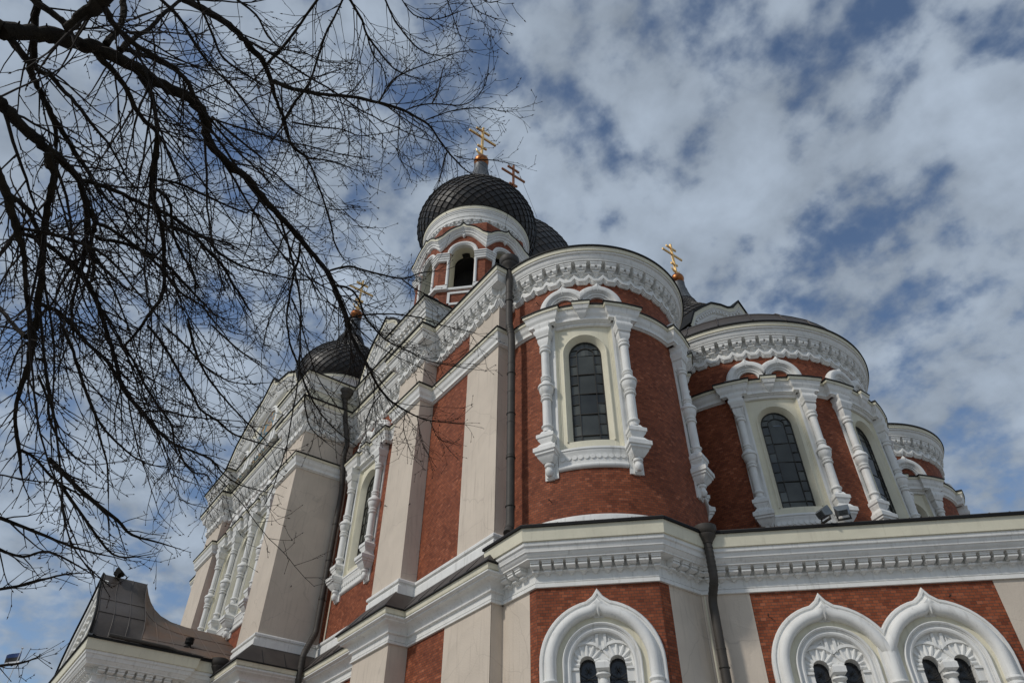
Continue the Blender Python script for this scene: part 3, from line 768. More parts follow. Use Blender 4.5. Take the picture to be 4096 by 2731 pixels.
# nave roofs rising to the middle dome
for (x0, y0, x1, y1, z0, zt) in ((-45, 15.0, -25.6, 35.8, 22.3, 27.5),):
    c = ((x0 + x1) / 2, (y0 + y1) / 2); P4 = [(x0, y0), (x1, y0), (x1, y1), (x0, y1)]
    for i in range(4): rf.quad((*P4[i], z0), (*P4[(i + 1) % 4], z0), (c[0], c[1], zt), (c[0], c[1], zt))
obj('roof', rf, ROOF, church)

# ------------------------------------------------------------------ gables
def gable(mp, sc, hw, z0, zt, depth, bumps, arch_r, label=None, mosaic=False):
    """ogee gable: cream field, dentilled raking cornice, dark roof edge"""
    mb = Mesh()
    prof = bumps
    half = [(hw * a, z0 + (zt - z0) * b) for a, b in prof]         # foot -> apex
    cur = [(sc - x, z) for x, z in half] + [(sc + x, z) for x, z in reversed(half[:-1])]
    ss = sorted({round(s, 4) for s, z in cur})
    top = dict((round(s, 4), z) for s, z in cur)
    fill(mb, mp, ss, lambda s: z0 - .3, lambda s: top[round(s, 4)] - .1, 0.0, 1)
    arc_sweep(mb, mp, cur, [(0.02, -depth), (0.14, 0.50), (0.05, 0.52), (0.03, 0.44), (-0.16, 0.42), (-0.20, 0.36), (-0.24, 0.35), (-0.28, 0.28), (-0.40, 0.27), (-0.42, 0.20), (-0.56, 0.19), (-0.66, 0.08), (-0.72, 0.06), (-0.74, 0.0)],
              [2, 2, 2, 1, 0, 0, 0, 0, 0, 0, 0, 0, 0])
    # dentils under the raking cornice
    for (a, za), (b, zb) in zip(cur[:-1], cur[1:]):
        L = math.hypot(b - a, zb - za); k = max(1, int(L / 0.26)); nx, nz = -(zb - za) / L, (b - a) / L
        for i in range(k):
            f = (i + .5) / k; c = (a + (b - a) * f - nx * .35, za + (zb - za) * f - nz * .35); t = ((b - a) / L * .06, (zb - za) / L * .06)
            q = [(c[0] + t[0] * e + nx * .055 * g, c[1] + t[1] * e + nz * .055 * g) for e, g in ((-1, -1), (1, -1), (1, 1), (-1, 1))]
            f0 = mb.add([mp.P(x, 0.36, z) for x, z in q]); f1 = mb.add([mp.P(x, 0.24, z) for x, z in q]); mb.face((f0, f0 + 1, f0 + 2, f0 + 3))
            for j in range(4): mb.face((f0 + j, f1 + j, f1 + (j + 1) % 4, f0 + (j + 1) % 4))
    if arch_r:
        arc_sweep(mb, mp, [(sc - arch_r, z0 - .2)] + arc(sc, z0 + .35, arch_r, 180, 0, 20) + [(sc + arch_r, z0 - .2)], [(0.22, 0.0), (0.2, 0.14), (0.06, 0.22), (-0.02, 0.2), (-0.08, 0.12), (-0.2, 0.1), (-0.24, 0.0)])
    o = obj('gable', mb, [WHITE, CREAM, EDGE], church, label=label)
    return o
OG = [(1.0, 0.0), (0.985, 0.16), (0.93, 0.32), (0.84, 0.46), (0.72, 0.60), (0.58, 0.71), (0.43, 0.795), (0.28, 0.86), (0.17, 0.90), (0.09, 0.945), (0.0, 1.0)]
gable(flat_between((-28.8, 11.25), (-23, 11.25))[0], 2.5, 2.15, 22.2, 25.75, 5.0, OG, 1.25)
WV = [(1.0, 0.0), (0.83, 0.16), (0.70, 0.36), (0.655, 0.46), (0.63, 0.515), (0.53, 0.60), (0.46, 0.66), (0.42, 0.70), (0.33, 0.735), (0.25, 0.765), (0.17, 0.80), (0.11, 0.855), (0.05, 0.93), (0.0, 1.0)]
gmp, _ = flat_between((-43.1, 8.70), (-28.8, 8.70))
tg = gable(gmp, 7.2, 7.15, 21.7, 26.55, 6.0, WV, 0, label='broad wavy gable with a mosaic niche over the transept')
# mosaic niche in the transept gable: concave head, white pilasters, coloured panel
MOS = bpy.data.materials.new('mosaic'); MOS.use_nodes = True
t_ = MOS.node_tree; b_ = t_.nodes['Principled BSDF']; b_.inputs['Roughness'].default_value = 0.4
tcx = t_.nodes.new('ShaderNodeTexCoord'); vo = t_.nodes.new('ShaderNodeTexNoise'); vo.inputs['Scale'].default_value = 1.1; vo.inputs['Detail'].default_value = 2.5
t_.links.new(tcx.outputs['Object'], vo.inputs['Vector']); cr_ = t_.nodes.new('ShaderNodeValToRGB'); cr_.color_ramp.interpolation = 'CONSTANT'
for p_, c_ in ((0.40, (0.10, 0.20, 0.24, 1)), (0.47, (0.42, 0.27, 0.11, 1)), (0.55, (0.10, 0.08, 0.11, 1)), (0.60, (0.24, 0.36, 0.38, 1)), (0.66, (0.5, 0.34, 0.15, 1))):
    e_ = cr_.color_ramp.elements.new(p_); e_.color = c_
cr_.color_ramp.elements[0].color = (0.40, 0.26, 0.12, 1)
t_.links.new(vo.outputs['Fac'], cr_.inputs[0]); t_.links.new(cr_.outputs[0], b_.inputs['Base Color'])
def niche(sc, hw, z0, z1):
    mb = Mesh()
    arc_sweep(mb, gmp, [(sc - hw, z0)] + arc(sc, z1 - hw, hw, 180, 0, 16) + [(sc + hw, z0)], [(0.25, 0.0), (0.24, 0.12), (0.10, 0.16), (0.06, 0.10), (-0.02, 0.10), (-0.04, 0.03)], [0] * 5)
    for k in (-1, 1): box(mb, gmp, sc + k * (hw + .38) - .16, sc + k * (hw + .38) + .16, 0.0, 0.2, z0 - .2, z1 - hw + .3)
    sweep(mb, [gmp.xy(sc - hw - .6, 0), gmp.xy(sc + hw + .6, 0)], [(0.02, z1 + .52), (0.24, z1 + .48), (0.2, z1 + .36), (0.1, z1 + .28), (0.0, z1 + .26)])
    pn = Mesh(); fill(pn, gmp, [sc + hw * math.sin(a) for a in lin(-PI / 2, PI / 2, 12)], lambda s: z0, lambda s: z1 - hw + math.sqrt(max(hw * hw - (s - sc) ** 2, 0)), 0.02)
    n_ = obj('niche', mb, [WHITE], church); obj('mosaic_panel', pn, MOS, n_, angle=None)
for sc, hw, z1 in ((7.2, 1.35, 24.3), (3.9, 0.75, 23.0), (10.5, 0.75, 23.0)): niche(sc, hw, 21.45, z1)
# east gable over the middle apse
emp, _ = flat_between((-15.9, 21.5), (-15.9, 31.5))
gable(emp, 5.1, 4.7, 23.4, 27.6, 4.0, [(1.0, 0.0), (0.9, 0.25), (0.72, 0.45), (0.55, 0.62), (0.38, 0.70), (0.25, 0.735), (0.13, 0.82), (0.05, 0.93), (0.0, 1.0)], 0)

# ------------------------------------------------------------------ onion domes and crosses
def onion(parent, cx, cy, prof, n, k):
    """diamond metal tiles laid in overlapping rows; prof [(r, z)] bottom to top"""
    # resample the profile by arc length into 2k half rows
    seg = [0.0]
    for a, b in zip(prof[:-1], prof[1:]): seg.append(seg[-1] + math.hypot(b[0] - a[0], b[1] - a[1]))
    def at(t):
        d = t * seg[-1]
        for i in range(len(prof) - 1):
            if d <= seg[i + 1] + 1e-9:
                f = (d - seg[i]) / (seg[i + 1] - seg[i]); return (prof[i][0] + (prof[i + 1][0] - prof[i][0]) * f, prof[i][1] + (prof[i + 1][1] - prof[i][1]) * f)
        return prof[-1]
    mb = Mesh(); lathe(mb, cx, cy, [(r - 0.05, z) for r, z in prof], n * 2)
    rnd = random.Random(4)
    row = [at(i / k) for i in range(k + 1)]
    def pt(i, a, lift):
        i = min(max(i, 0), k); r, z = row[i]
        i0, i1 = max(i - 1, 0), min(i + 1, k); tr, tz = row[i1][0] - row[i0][0], row[i1][1] - row[i0][1]; L = math.hypot(tr, tz) or 1
        nr, nz = tz / L, -tr / L
        return (cx + (r + nr * lift) * math.cos(a), cy + (r + nr * lift) * math.sin(a), z + nz * lift)
    for i in range(0, k):
        off = 0.5 if i % 2 else 0.0
        for j in range(n):
            a = 2 * PI * (j + off) / n; d = 2 * PI / n * 0.5
            s_ = 0.02 * rnd.uniform(0.5, 1.4)
            q = [pt(i - 1, a, 0.045 + s_), pt(i, a + d, 0.02), pt(i + 1, a, 0.0), pt(i, a - d, 0.02)]
            q2 = [pt(i - 1, a, 0.0), pt(i, a + d, -0.02), pt(i, a - d, -0.02)]
            b0 = mb.add(q); mb.face((b0, b0 + 1, b0 + 2, b0 + 3))
            b1 = mb.add(q2); mb.face((b0, b1, b1 + 1, b0 + 1)); mb.face((b0, b0 + 3, b1 + 2, b1))
            # standing seam along the two lower edges
            for e in (1, 3):
                tube(mb, [Vector(q[0]), Vector(q[e])], 0.016, 3, cap=False)
    return obj('onion_dome', mb, TILE, parent, angle=20, weld=False)
def cross(parent, cx, cy, zb, zt, w, gold):
    """three-barred cross, the bars running north to south"""
    mb = Mesh(); H = zt - zb; t = 0.112 * H / 3.6
    Y = Vector((0, 1, 0))
    bar(mb, (cx, cy, zb), (cx, cy, zt), t * 1.5, t * 1.1, (0, 1, 0))
    for z, hw, tilt in ((zb + H * .875, w * .5, 0.0), (zb + H * .665, w, 0.0), (zb + H * .34, w * .33, 0.10)):
        bar(mb, (cx, cy - hw, z - tilt * hw), (cx, cy + hw, z + tilt * hw), t * 1.0, t * 1.5, (0, 0, 1))
    c = [(cx, cy + 0.42 * w * math.sin(a), zb + H * .21 - 0.40 * w * math.cos(a)) for a in lin(-1.35, 1.35, 12)]
    tube(mb, c, [0.015 + t * .75 * math.cos(a * 1.1) for a in lin(-1.35, 1.35, 12)], 6)
    obj('cross', mb, gold, parent)
ONION = [(3.25, 33.92), (3.50, 34.25), (3.69, 34.7), (3.78, 35.2), (3.74, 35.75), (3.60, 36.3), (3.36, 36.85), (3.02, 37.35), (2.58, 37.85), (2.10, 38.3), (1.68, 38.72), (1.36, 39.15), (1.14, 39.65), (0.99, 40.2)]
NECK = [(1.06, 40.12), (0.93, 40.3), (0.76, 40.75), (0.63, 41.25), (0.54, 41.8), (0.475, 42.4), (0.50, 42.5), (0.42, 42.6)]
def finial(parent, cx, cy, dz, sc, crossz, gold, ball):
    nk = Mesh(); lathe(nk, cx, cy, [(r * sc, z + dz) for r, z in NECK], 24)
    for i in range(16):
        a = 2 * PI * i / 16; tube(nk, [(cx + (r * sc + .005) * math.cos(a), cy + (r * sc + .005) * math.sin(a), z + dz) for r, z in NECK[1:5]], 0.022 * sc, 4)
    obj('neck', nk, LEAD, parent)
    bl = Mesh(); zc = 43.12 + dz; R = 0.54 * sc
    lathe(bl, cx, cy, [(0.02, zc - R)] + [(R * math.cos(math.radians(e)), zc + R * .95 * math.sin(math.radians(e))) for e in range(-80, 81, 10)] + [(0.02, zc + R)], 24)
    lathe(bl, cx, cy, [(0.46 * sc, zc - R - .02), (0.50 * sc, zc - R + .04), (0.44 * sc, zc - R + .10)], 24)
    obj('ball', bl, ball, parent)
    cross(parent, cx, cy, zc + R * .92, crossz, 1.18 * sc, gold)

def belfry(cx, cy, name_label, zlow, gold, full=True):
    AP = 3.12; oct_ = [(cx + AP / math.cos(PI / 8) * math.cos(math.radians(22.5 + 45 * k)), cy + AP / math.cos(PI / 8) * math.sin(math.radians(22.5 + 45 * k))) for k in range(8)]
    faces = [Flat(cx + AP * math.cos(math.radians(45 * k)), cy + AP * math.sin(math.radians(45 * k)), 45 * k) for k in range(8)]
    hs = AP * math.tan(PI / 8)
    z0, zs, ar = 27.15, 29.98, 0.67
    mb = Mesh()
    for f in faces: wall(mb, f, -hs, hs, zlow, 32.4, [(0, ar, z0, zs, True)])
    b = obj('belfry', mb, BRICK, church, label=name_label)
    oc = oct_[::-1]; oc = oct_
    # travel counter-clockwise keeps the outside on the right
    wm = Mesh()
    for f in faces:
        jamb = [(-ar, z0)] + arc(0, zs, ar, 180, 0, 16) + [(ar, z0)]
        arc_sweep(wm, f, jamb, [(0.0, 0.0), (-0.01, -0.95)], [1], cap=False)             # reveal
        arc_sweep(wm, f, arc(0, zs, ar, 180, 0, 16), [(0.20, 0.0), (0.19, 0.09), (0.12, 0.12), (0.05, 0.10), (0.02, 0.05), (-0.03, 0.04), (-0.03, -0.2)], [0] * 6)
        # keel cornice over each arch, joined in a valley at the corners
        cur = [(-hs, 31.02), (-hs * .90, 31.20), (-hs * .74, 31.44), (-hs * .55, 31.66), (-hs * .36, 31.80), (-hs * .17, 31.87), (-hs * .08, 31.96), (0, 32.13)]
        cur += [(-s, z) for s, z in reversed(cur[:-1])]
        arc_sweep(wm, f, cur, [(0.05, -0.3), (0.06, 0.39), (0.0, 0.40), (-0.01, 0.36), (-0.13, 0.35), (-0.16, 0.29), (-0.19, 0.285), (-0.23, 0.21), (-0.31, 0.20), (-0.34, 0.13), (-0.43, 0.12), (-0.46, 0.06), (-0.48, 0.0)],
                  [2, 2, 2, 1, 0, 0, 0, 0, 0, 0, 0, 0], cap=False, vert=(True, True), spread=math.tan(PI / 8))
        # low apron panel under the opening
        arc_sweep(wm, f, [(-.55, 26.05), (-.55, 26.75), (.55, 26.75), (.55, 26.05), (-.55, 26.05)], [(0.12, 0.0), (0.12, 0.07), (-0.02, 0.07), (-0.02, 0.0)], cap=False)
        box(wm, f, -0.75, 0.75, -0.1, 0.12, 27.02, 27.16)
    sweep(wm, oc + [oc[0]], [(0.0, 27.45), (0.14, 27.42), (0.16, 27.30), (0.08, 27.22), (0.1, 27.06), (0.0, 27.0)], closed=False) if False else None
    for k in range(8):
        # corner pier: white cap, base and a slim shaft on either side
        f = faces[k]; fn = faces[(k + 1) % 8]
        corner = f.xy(hs, 0)
        path = [f.xy(ar + .03, 0), f.xy(hs, 0), fn.xy(-ar - .03, 0)]
        sweep(wm, path, [(-.4, 29.86), (0.25, 29.84), (0.26, 29.76), (0.21, 29.73), (0.20, 29.64), (0.15, 29.61), (0.15, 29.50), (0.11, 29.47), (0.10, 29.40), (0.13, 29.37), (0.12, 29.32), (-.02, 29.30)])
        sweep(wm, path, [(-.4, 27.46), (0.09, 27.44), (0.11, 27.38), (0.13, 27.30), (0.17, 27.27), (0.17, 27.16), (0.20, 27.13), (0.20, 27.02), (-.02, 26.99)])
        for ff, s in ((f, ar + .10), (fn, -ar - .10)):
            lathe(wm, *ff.xy(s, 0.03), [(0.11, 27.42), (0.085, 27.5), (0.08, 29.2), (0.11, 29.34)], 10)
        for ff, s in ((f, hs), ):
            lathe(wm, *ff.xy(s, 0.02), [(0.16, 24.9), (0.14, 25.0), (0.13, 26.3), (0.2, 26.4)], 10)
    sweep(wm, [*oct_, oct_[0]], [(0.0, 24.95), (0.16, 24.9), (0.2, 24.7), (0.12, 24.6), (0.14, 24.4), (0.0, 24.3)])
    obj('white_trim', wm, [WHITE, CREAM, EDGE], b)
    ins = Mesh(); lathe(ins, cx, cy, [(AP - .6, 26.9), (0.05, 26.9)], 16); lathe(ins, cx, cy, [(AP - .6, 30.6), (0.05, 30.6)], 16); lathe(ins, cx, cy, [(1.2, 26.9), (1.2, 30.6)], 12)
    obj('bell_chamber', ins, DARK, b)
    # drum ring with brackets and cornice under the dome
    dm = Cyl(cx, cy, 2.98); C = 2 * PI * dm.R; rg = Mesh()
    bm_ = Mesh(); wall(bm_, dm, 0, C, 31.0, 32.6); obj('brick_ring', bm_, BRICK, b)
    full_c = [dm.xy(x, 0) for x in lin(0, C, 72)]
    sweep(rg, full_c, [(0.20, 33.99), (0.40, 33.95), (0.41, 33.90), (0.36, 33.90), (0.34, 33.66), (0.31, 33.65), (0.32, 33.60), (0.30, 33.55), (0.27, 33.53), (0.27, 33.46), (0.235, 33.45), (0.235, 33.40), (0.20, 33.30), (0.185, 33.20), (0.215, 33.18), (0.205, 33.12), (0.17, 33.10), (0.15, 32.96), (0.19, 32.93), (0.19, 32.88), (0.05, 32.85), (0.04, 32.3), (0.0, 32.3)],
          [2, 2, 2, 1] + [0] * 18, cap=False)
    n = 38
    for i in range(n):
        s = C * (i + .5) / n
        block(rg, dm, s, [(0.19, 0.24, 32.84), (0.19, 0.24, 32.78), (0.17, 0.22, 32.76), (0.17, 0.20, 32.62), (0.12, 0.15, 32.58)])
        block(rg, dm, s, [(0.05, 0.27, 32.75), (0.05, 0.25, 32.68)], m=0)
        block(rg, dm, s, [(0.11, 0.15, 32.58), (0.11, 0.15, 32.53), (0.05, 0.07, 32.42)])
    obj('ring_cornice', rg, [WHITE, CREAM, EDGE], b)
    onion(b, cx, cy, ONION, 38, 30)
    finial(b, cx, cy, 0.0, 1.0, 47.45, gold, COPPER)
    # four small keel gables at the foot
    return b
belfry(-25.45, 15.60, 'open octagonal belfry nearest the south-east corner', 22.0, GOLD)
belfry(-25.25, 35.25, 'belfry at the north-east corner, mostly hidden behind the round apse', 22.0, GOLD)
belfry(-45.15, 15.70, 'belfry beyond the transept at the south-west corner', 22.0, GOLD)
# middle dome on its round drum
md = Cyl(-35.3, 25.4, 5.4); mb = Mesh(); C = 2 * PI * md.R
wall(mb, md, 0, C, 24.0, 39.2); cd = obj('central_drum', mb, BRICK, church)
rg = Mesh(); sweep(rg, [md.xy(x, 0) for x in lin(0, C, 96)], [(0.1, 40.2), (0.55, 40.1), (0.5, 39.7), (0.42, 39.6), (0.4, 39.3), (0.25, 39.1), (0.1, 38.5), (0.0, 38.4)], [2, 1, 0, 0, 0, 0, 0]); obj('ring_cornice', rg, [WHITE, CREAM, EDGE], cd)
onion(cd, -35.3, 25.4, [(5.35, 40.1), (5.75, 41.3), (6.05, 42.7), (6.1, 44.0), (5.95, 45.6), (5.55, 47.0), (4.95, 48.2), (4.2, 49.2), (3.35, 50.0), (2.5, 50.7), (1.8, 51.4), (1.35, 52.2), (1.1, 53.0)], 40, 34)
nk = Mesh(); lathe(nk, -35.3, 25.4, [(1.25, 52.8), (0.95, 53.8), (0.75, 55.2), (0.65, 56.4)], 24); obj('neck', nk, LEAD, cd)
bl = Mesh(); lathe(bl, -35.3, 25.4, [(0.02, 55.9)] + [(0.8 * math.cos(math.radians(e)), 56.7 + .8 * math.sin(math.radians(e))) for e in range(-80, 81, 10)] + [(0.02, 57.5)], 24); obj('ball', bl, COPPER, cd)
cross(cd, -35.2, 25.5, 57.4, 62.3, 1.45, COPPER)
aw = Mesh(); tube(aw, [(-35.0, 26.0, 61.5), (-34.6, 26.5, 58.8), (-33.9, 27.4, 54.0)], 0.015, 4); obj('stay_wire', aw, IRON, cd)

# ------------------------------------------------------------------ lower storey
LP = [(-31.25, 8.45), (-28.62, 8.45), (-28.62, 11.07), (-23.26, 11.07), (-23.26, 10.38), (-20.80, 10.38), (-20.80, 11.07), (-16.17, 11.07), (-16.17, 11.46)]
segs = []
for i, (p, q) in enumerate(zip(LP[:-1], LP[1:])):
    mp, L = flat_between(p, q)
    if i == 2: segs.append(('b', plain(mp, 0, L, GROUND, 7.9)))
    elif i == 6: segs += [('b', plain(mp, 0, L - 2.42, GROUND, 7.9)), ('p', flush(mp, L - 2.42, L, L - 2.42, GROUND, 7.9))]
    else: segs.append(('p', plain(mp, 0, L, GROUND, 7.9)))
lc = Mesh(); sweep(lc, LP, LOWC, LOWM)
# standing seams on the sloping metal
for i, (p, q) in enumerate(zip(LP[:-1], LP[1:])):
    mp, L = flat_between(p, q)
    for k in range(int(L / 0.9)):
        s = 0.5 + k * 0.9; tube(lc, [mp.P(s, 0.53, 8.52), mp.P(s, 0.02, 9.10)], 0.018, 4, 2)
obj('lower_cornice', lc, [WHITE, CREAM, EDGE, ROOF], church)
BAY = [(-16.17, 11.46), (-14.64, 11.46), (-12.35, 13.72), (-12.35, 15.30), (-6.35, 21.30), (-6.35, 29.54), (-12.35, 35.54), (-12.35, 37.1), (-14.64, 39.4), (-16.4, 39.4)]
BM = Flat(-13.495, 12.59, -45); FM = Flat(-9.35, 18.30, -45)
OGW = 1.2                                            # half width of the hole for the paired window
ogh = lambda c: (c, OGW, 2.2, 5.6, True)
for i, (p, q) in enumerate(zip(BAY[:-1], BAY[1:])):
    mp, L = flat_between(p, q)
    if i == 0: segs += [('p', plain(mp, 0, L - .30, GROUND, 7.9)), ('b', plain(mp, L - .30, L, GROUND, 7.9))]
    elif i == 1: segs.append(('b', plain(BM, -L / 2, L / 2, GROUND, 7.9, [ogh(-0.01)])))
    elif i == 2: segs += [('b', plain(mp, 0, .36, GROUND, 7.9)), ('p', plain(mp, .36, L, GROUND, 7.9))]
    elif i == 3: segs += [('p', flush(FM, -L / 2, -2.97, -2.97, GROUND, 7.9)), ('b', plain(FM, -2.97, 3.13, GROUND, 7.9, [ogh(-1.25), ogh(1.32)])), ('p', flush(FM, 3.13, L / 2, 3.13, GROUND, 7.9))]
    else: segs.append(('b', plain(mp, 0, L, GROUND, 7.9)))
runs(segs)
bc = Mesh(); sweep(bc, BAY, BAYC, BAYM)
for i, (p, q) in enumerate(zip(BAY[:-1], BAY[1:])):
    if i > 4: break
    mp, L = flat_between(p, q)
    if i == 1:                                       # brackets on both corners of the bay
        n = 10; [small_bracket(bc, mp, k * L / n) for k in range(n + 1)]
    elif i == 0: [small_bracket(bc, mp, L - .40 - k * .34) for k in range(3)]
    elif i == 2: [small_bracket(bc, mp, .42 + k * .34) for k in range(4)]
    else: small_run(bc, mp, 0.1, L)
obj('bracketed_cornice', bc, [WHITE, CREAM, EDGE], church)
# metal roof between the cornice and the apses, with a rolled edge and seams
br = Mesh(); edge = BAY
sweep(br, edge, [(-1.6, 9.75), (0.62, 9.075), (0.74, 9.06), (0.74, 9.035)], cap=False)
for i, (p, q) in enumerate(zip(edge[:-1], edge[1:])):
    mp, L = flat_between(p, q)
    for k in range(int(L / 0.5) + 1):
        s = 0.2 + k * 0.5
        if s < L: tube(br, [mp.P(s, 0.72, 9.075), mp.P(s, 0.1, 9.255)], 0.012, 4)
for poly in ([(-14.9, 13.0), (-14.0, 14.2), (-14.0, 35), (-16.4, 36), (-16.4, 13)], [(-14.0, 15.5), (-7.9, 22), (-7.9, 29), (-14, 35)]):
    b0 = br.add([(x, y, 9.7) for x, y in poly]); br.face([b0 + k for k in range(len(poly))])
obj('lean_to_roof', br, ROOF, church)

# ------------------------------------------------------------------ paired window under a keel arch
def keel_window(mp, sc, join=None):
    zc = 5.6
    def clip(c): return c if join is None else cut(c, *join)
    ve = (join is not None and join[1] > 0, join is not None and join[1] < 0)
    def full(r, tip):
        c = [(sc - r, 2.0)] + ogee(sc, zc, r, tip) + [(sc + r, 2.0)]
        return clip(c)
    mo = Mesh()
    arc_sweep(mo, mp, full(1.50, 0.26), [(0.05, 0.0), (0.05, 0.09), (0.02, 0.13), (-0.03, 0.135), (-0.05, 0.10), (-0.09, 0.105), (-0.105, 0.16), (-0.14, 0.225), (-0.20, 0.26), (-0.27, 0.265), (-0.33, 0.235), (-0.365, 0.18), (-0.375, 0.09), (-0.375, 0.03)], vert=ve)
    w = obj('paired_window', mo, WHITE, church)
    cm = Mesh()                                       # cream ring
    arc_sweep(cm, mp, [(sc - 1.04, 2.0)] + arc(sc, zc, 1.04, 180, 0, 26) + [(sc + 1.04, 2.0)], [(0.12, 0.03), (-0.07, 0.03)], cap=False)
    fill(cm, mp, [sc - .14, sc, sc + .14], lambda s: 6.70, lambda s: 6.78 + .17 * (1 - abs(s - sc) / .14), 0.035, 1)
    obj('cream_band', cm, [CREAM, WHITE], w)
    ir = Mesh()
    jamb = lambda r: [(sc - r, 2.0)] + arc(sc, zc, r, 180, 0, 26) + [(sc + r, 2.0)]
    arc_sweep(ir, mp, jamb(0.88), [(0.095, 0.03), (0.095, 0.10), (0.07, 0.12), (0.04, 0.10), (0.03, 0.05), (0.005, 0.06), (0.0, 0.03), (-0.03, 0.04), (-0.06, 0.05), (-0.10, 0.03), (-0.115, -0.03), (-0.12, -0.10), (-0.15, -0.12)], cap=False)
    obj('inner_moulding', ir, WHITE, w)
    # tympanum plate with two small arches
    ty = Mesh(); R = 0.76; oc = 0.37; ow = 0.228; zo = 5.60; n0 = -0.115
    ss = sorted({round(x, 4) for x in [R * math.sin(t) for t in lin(-PI / 2, PI / 2, 22)]} | {round(k * oc + ow * math.sin(t), 4) for k in (-1, 1) for t in lin(-PI / 2, PI / 2, 12)})
    ss = [sc + x for x in ss]
    def hi(s): return zc + math.sqrt(max(R * R - (s - sc) ** 2, 0))
    def lo(s):
        x = s - sc
        for k in (-1, 1):
            d = x - k * oc
            if abs(d) <= ow: return zo + math.sqrt(max(ow * ow - d * d, 0))
        return zo
    fill(ty, mp, ss, lo, hi, n0)
    for a, b in ((-0.76, -oc - ow), (-oc + ow, oc - ow), (oc + ow, 0.76)): box(ty, mp, sc + a, sc + b, -0.35, n0, 2.0, zo)
    for k in (-1, 1):
        c = sc + k * oc
        arc_sweep(ty, mp, arc(c, zo, ow, 180, 0, 14), [(0.0, n0), (-0.02, -0.34)], cap=False)
        # radiating flutes
        for i in range(9):
            a = math.radians(-2 + i * 23); ca, sa = math.cos(a), math.sin(a); r0_, r1_ = 0.195, 0.46 if 0 < i < 8 else 0.40
            p = [(c + ca * r0_, zo + .02 + sa * r0_), (c + ca * r1_, zo + .02 + sa * r1_)]
            if abs(p[1][0] - sc) > R * .98 or (p[1][0] - sc) * k < -0.0: p[1] = (c + ca * .33, zo + .03 + sa * .33)
            q0 = mp.P(p[0][0], n0 - .005, p[0][1]); q1 = mp.P(p[1][0], n0 + .012, p[1][1])
            tube(ty, [q0, q1], [0.060, 0.030], 8)
        arc_sweep(ty, mp, cut(arc(c, zo + .03, 0.47, 172, 8, 20), sc, k), [(0.07, n0), (0.07, n0 + .045), (0.0, n0 + .055), (-0.015, n0 + .0)], cap=False, vert=(k > 0, k < 0))
    # raised strips of the middle panel
    for x in (-.10, .10): box(ty, mp, sc + x - .035, sc + x + .035, n0, n0 + .055, 6.02, hi(sc) - .02)
    box(ty, mp, sc - .14, sc + .14, n0, n0 + .045, 6.0, 6.05)
    for k in (-1, 1):
        tri = [(sc + k * .20, 6.12), (sc + k * .46, 6.10), (sc + k * .20, 6.27), (sc + k * .20, 6.12)]
        arc_sweep(ty, mp, tri if k < 0 else tri[::-1], [(0.014, n0), (0.014, n0 + .03), (-0.014, n0 + .03), (-0.014, n0)], cap=False)
    # impost blocks and coursed jambs
    for k in (-1, 1):
        a, b = sorted((sc + k * (oc + ow - .02), sc + k * .78))
        for z in (5.50, 5.14, 4.78, 4.42): box(ty, mp, a, b, -.2, n0 + .05, z - .30, z - .03)
        box(ty, mp, a, b, -.2, n0 + .09, 5.475, 5.53)
    obj('tympanum', ty, WHITE, w)
    cl = Mesh()
    block(cl, mp, sc, [(0.10, n0 + .15, 5.68), (0.165, n0 + .25, 5.60), (0.165, n0 + .25, 5.47), (0.12, n0 + .17, 5.42)], back=-.3)
    x, y = mp.xy(sc, n0 + .03)
    lathe(cl, x, y, [(0.11, 5.42), (0.17, 5.39), (0.18, 5.35), (0.13, 5.31), (0.08, 5.28), (0.11, 5.22), (0.13, 5.14), (0.12, 5.04), (0.09, 4.96), (0.065, 4.90), (0.10, 4.88), (0.11, 4.85), (0.07, 4.82), (0.10, 4.79), (0.105, 4.76), (0.06, 4.72), (0.07, 4.6), (0.085, 3.0)], 16)
    obj('baluster', cl, WHITE, w)
    for k in (-1, 1):
        gl = Mesh(); fill(gl, mp, [sc + k * oc + ow * 1.05 * x for x in lin(-1, 1, 2)], lambda s: 2.0, lambda s: 5.86, -0.33)
        obj('glass', gl, DARKGLASS, w, angle=None)
    for k in (-1, 1):
        gr = Mesh(); c = sc + k * oc
        for i in range(4):
            z = 5.15 - i * .36
            for d in (-1, 1):
                tube(gr, [mp.P(c + d * ow * math.cos(t), -0.29, z + .36 * (t / PI)) for t in lin(0, PI, 10)], 0.006, 4)
        tube(gr, [mp.P(c - ow, -0.28, 5.32), mp.P(c + ow, -0.28, 5.32)], 0.008, 4); tube(gr, [mp.P(c - ow, -0.28, 4.6), mp.P(c + ow, -0.28, 4.6)], 0.008, 4)
        for i in range(4):
            a = PI / 4 + i * PI / 2
            tube(gr, [mp.P(c, -0.28, 5.52), mp.P(c + .10 * math.cos(a - .3), -0.28, 5.52 + .10 * math.sin(a - .3)), mp.P(c + .10 * math.cos(a + .3), -0.28, 5.52 + .10 * math.sin(a + .3)), mp.P(c, -0.28, 5.52)], 0.006, 4)
        obj('window_grille', gr, IRON, w, angle=None)
    # beads at the foot of the roll
    for k in (-1, 1):
        bd = Mesh()
        if join is not None and ((sc + k * 1.27 - join[0]) * join[1] < -.25): continue
        lathe(bd, *mp.xy(sc + k * 1.275, 0.14), [(0.14, 5.22), (0.18, 5.20), (0.19, 5.16), (0.17, 5.12), (0.14, 5.10), (0.19, 5.07), (0.2, 5.02), (0.15, 4.98), (0.14, 3.0)], 14)
        obj('shaft', bd, WHITE, w)
    return w
keel_window(BM, -0.01)
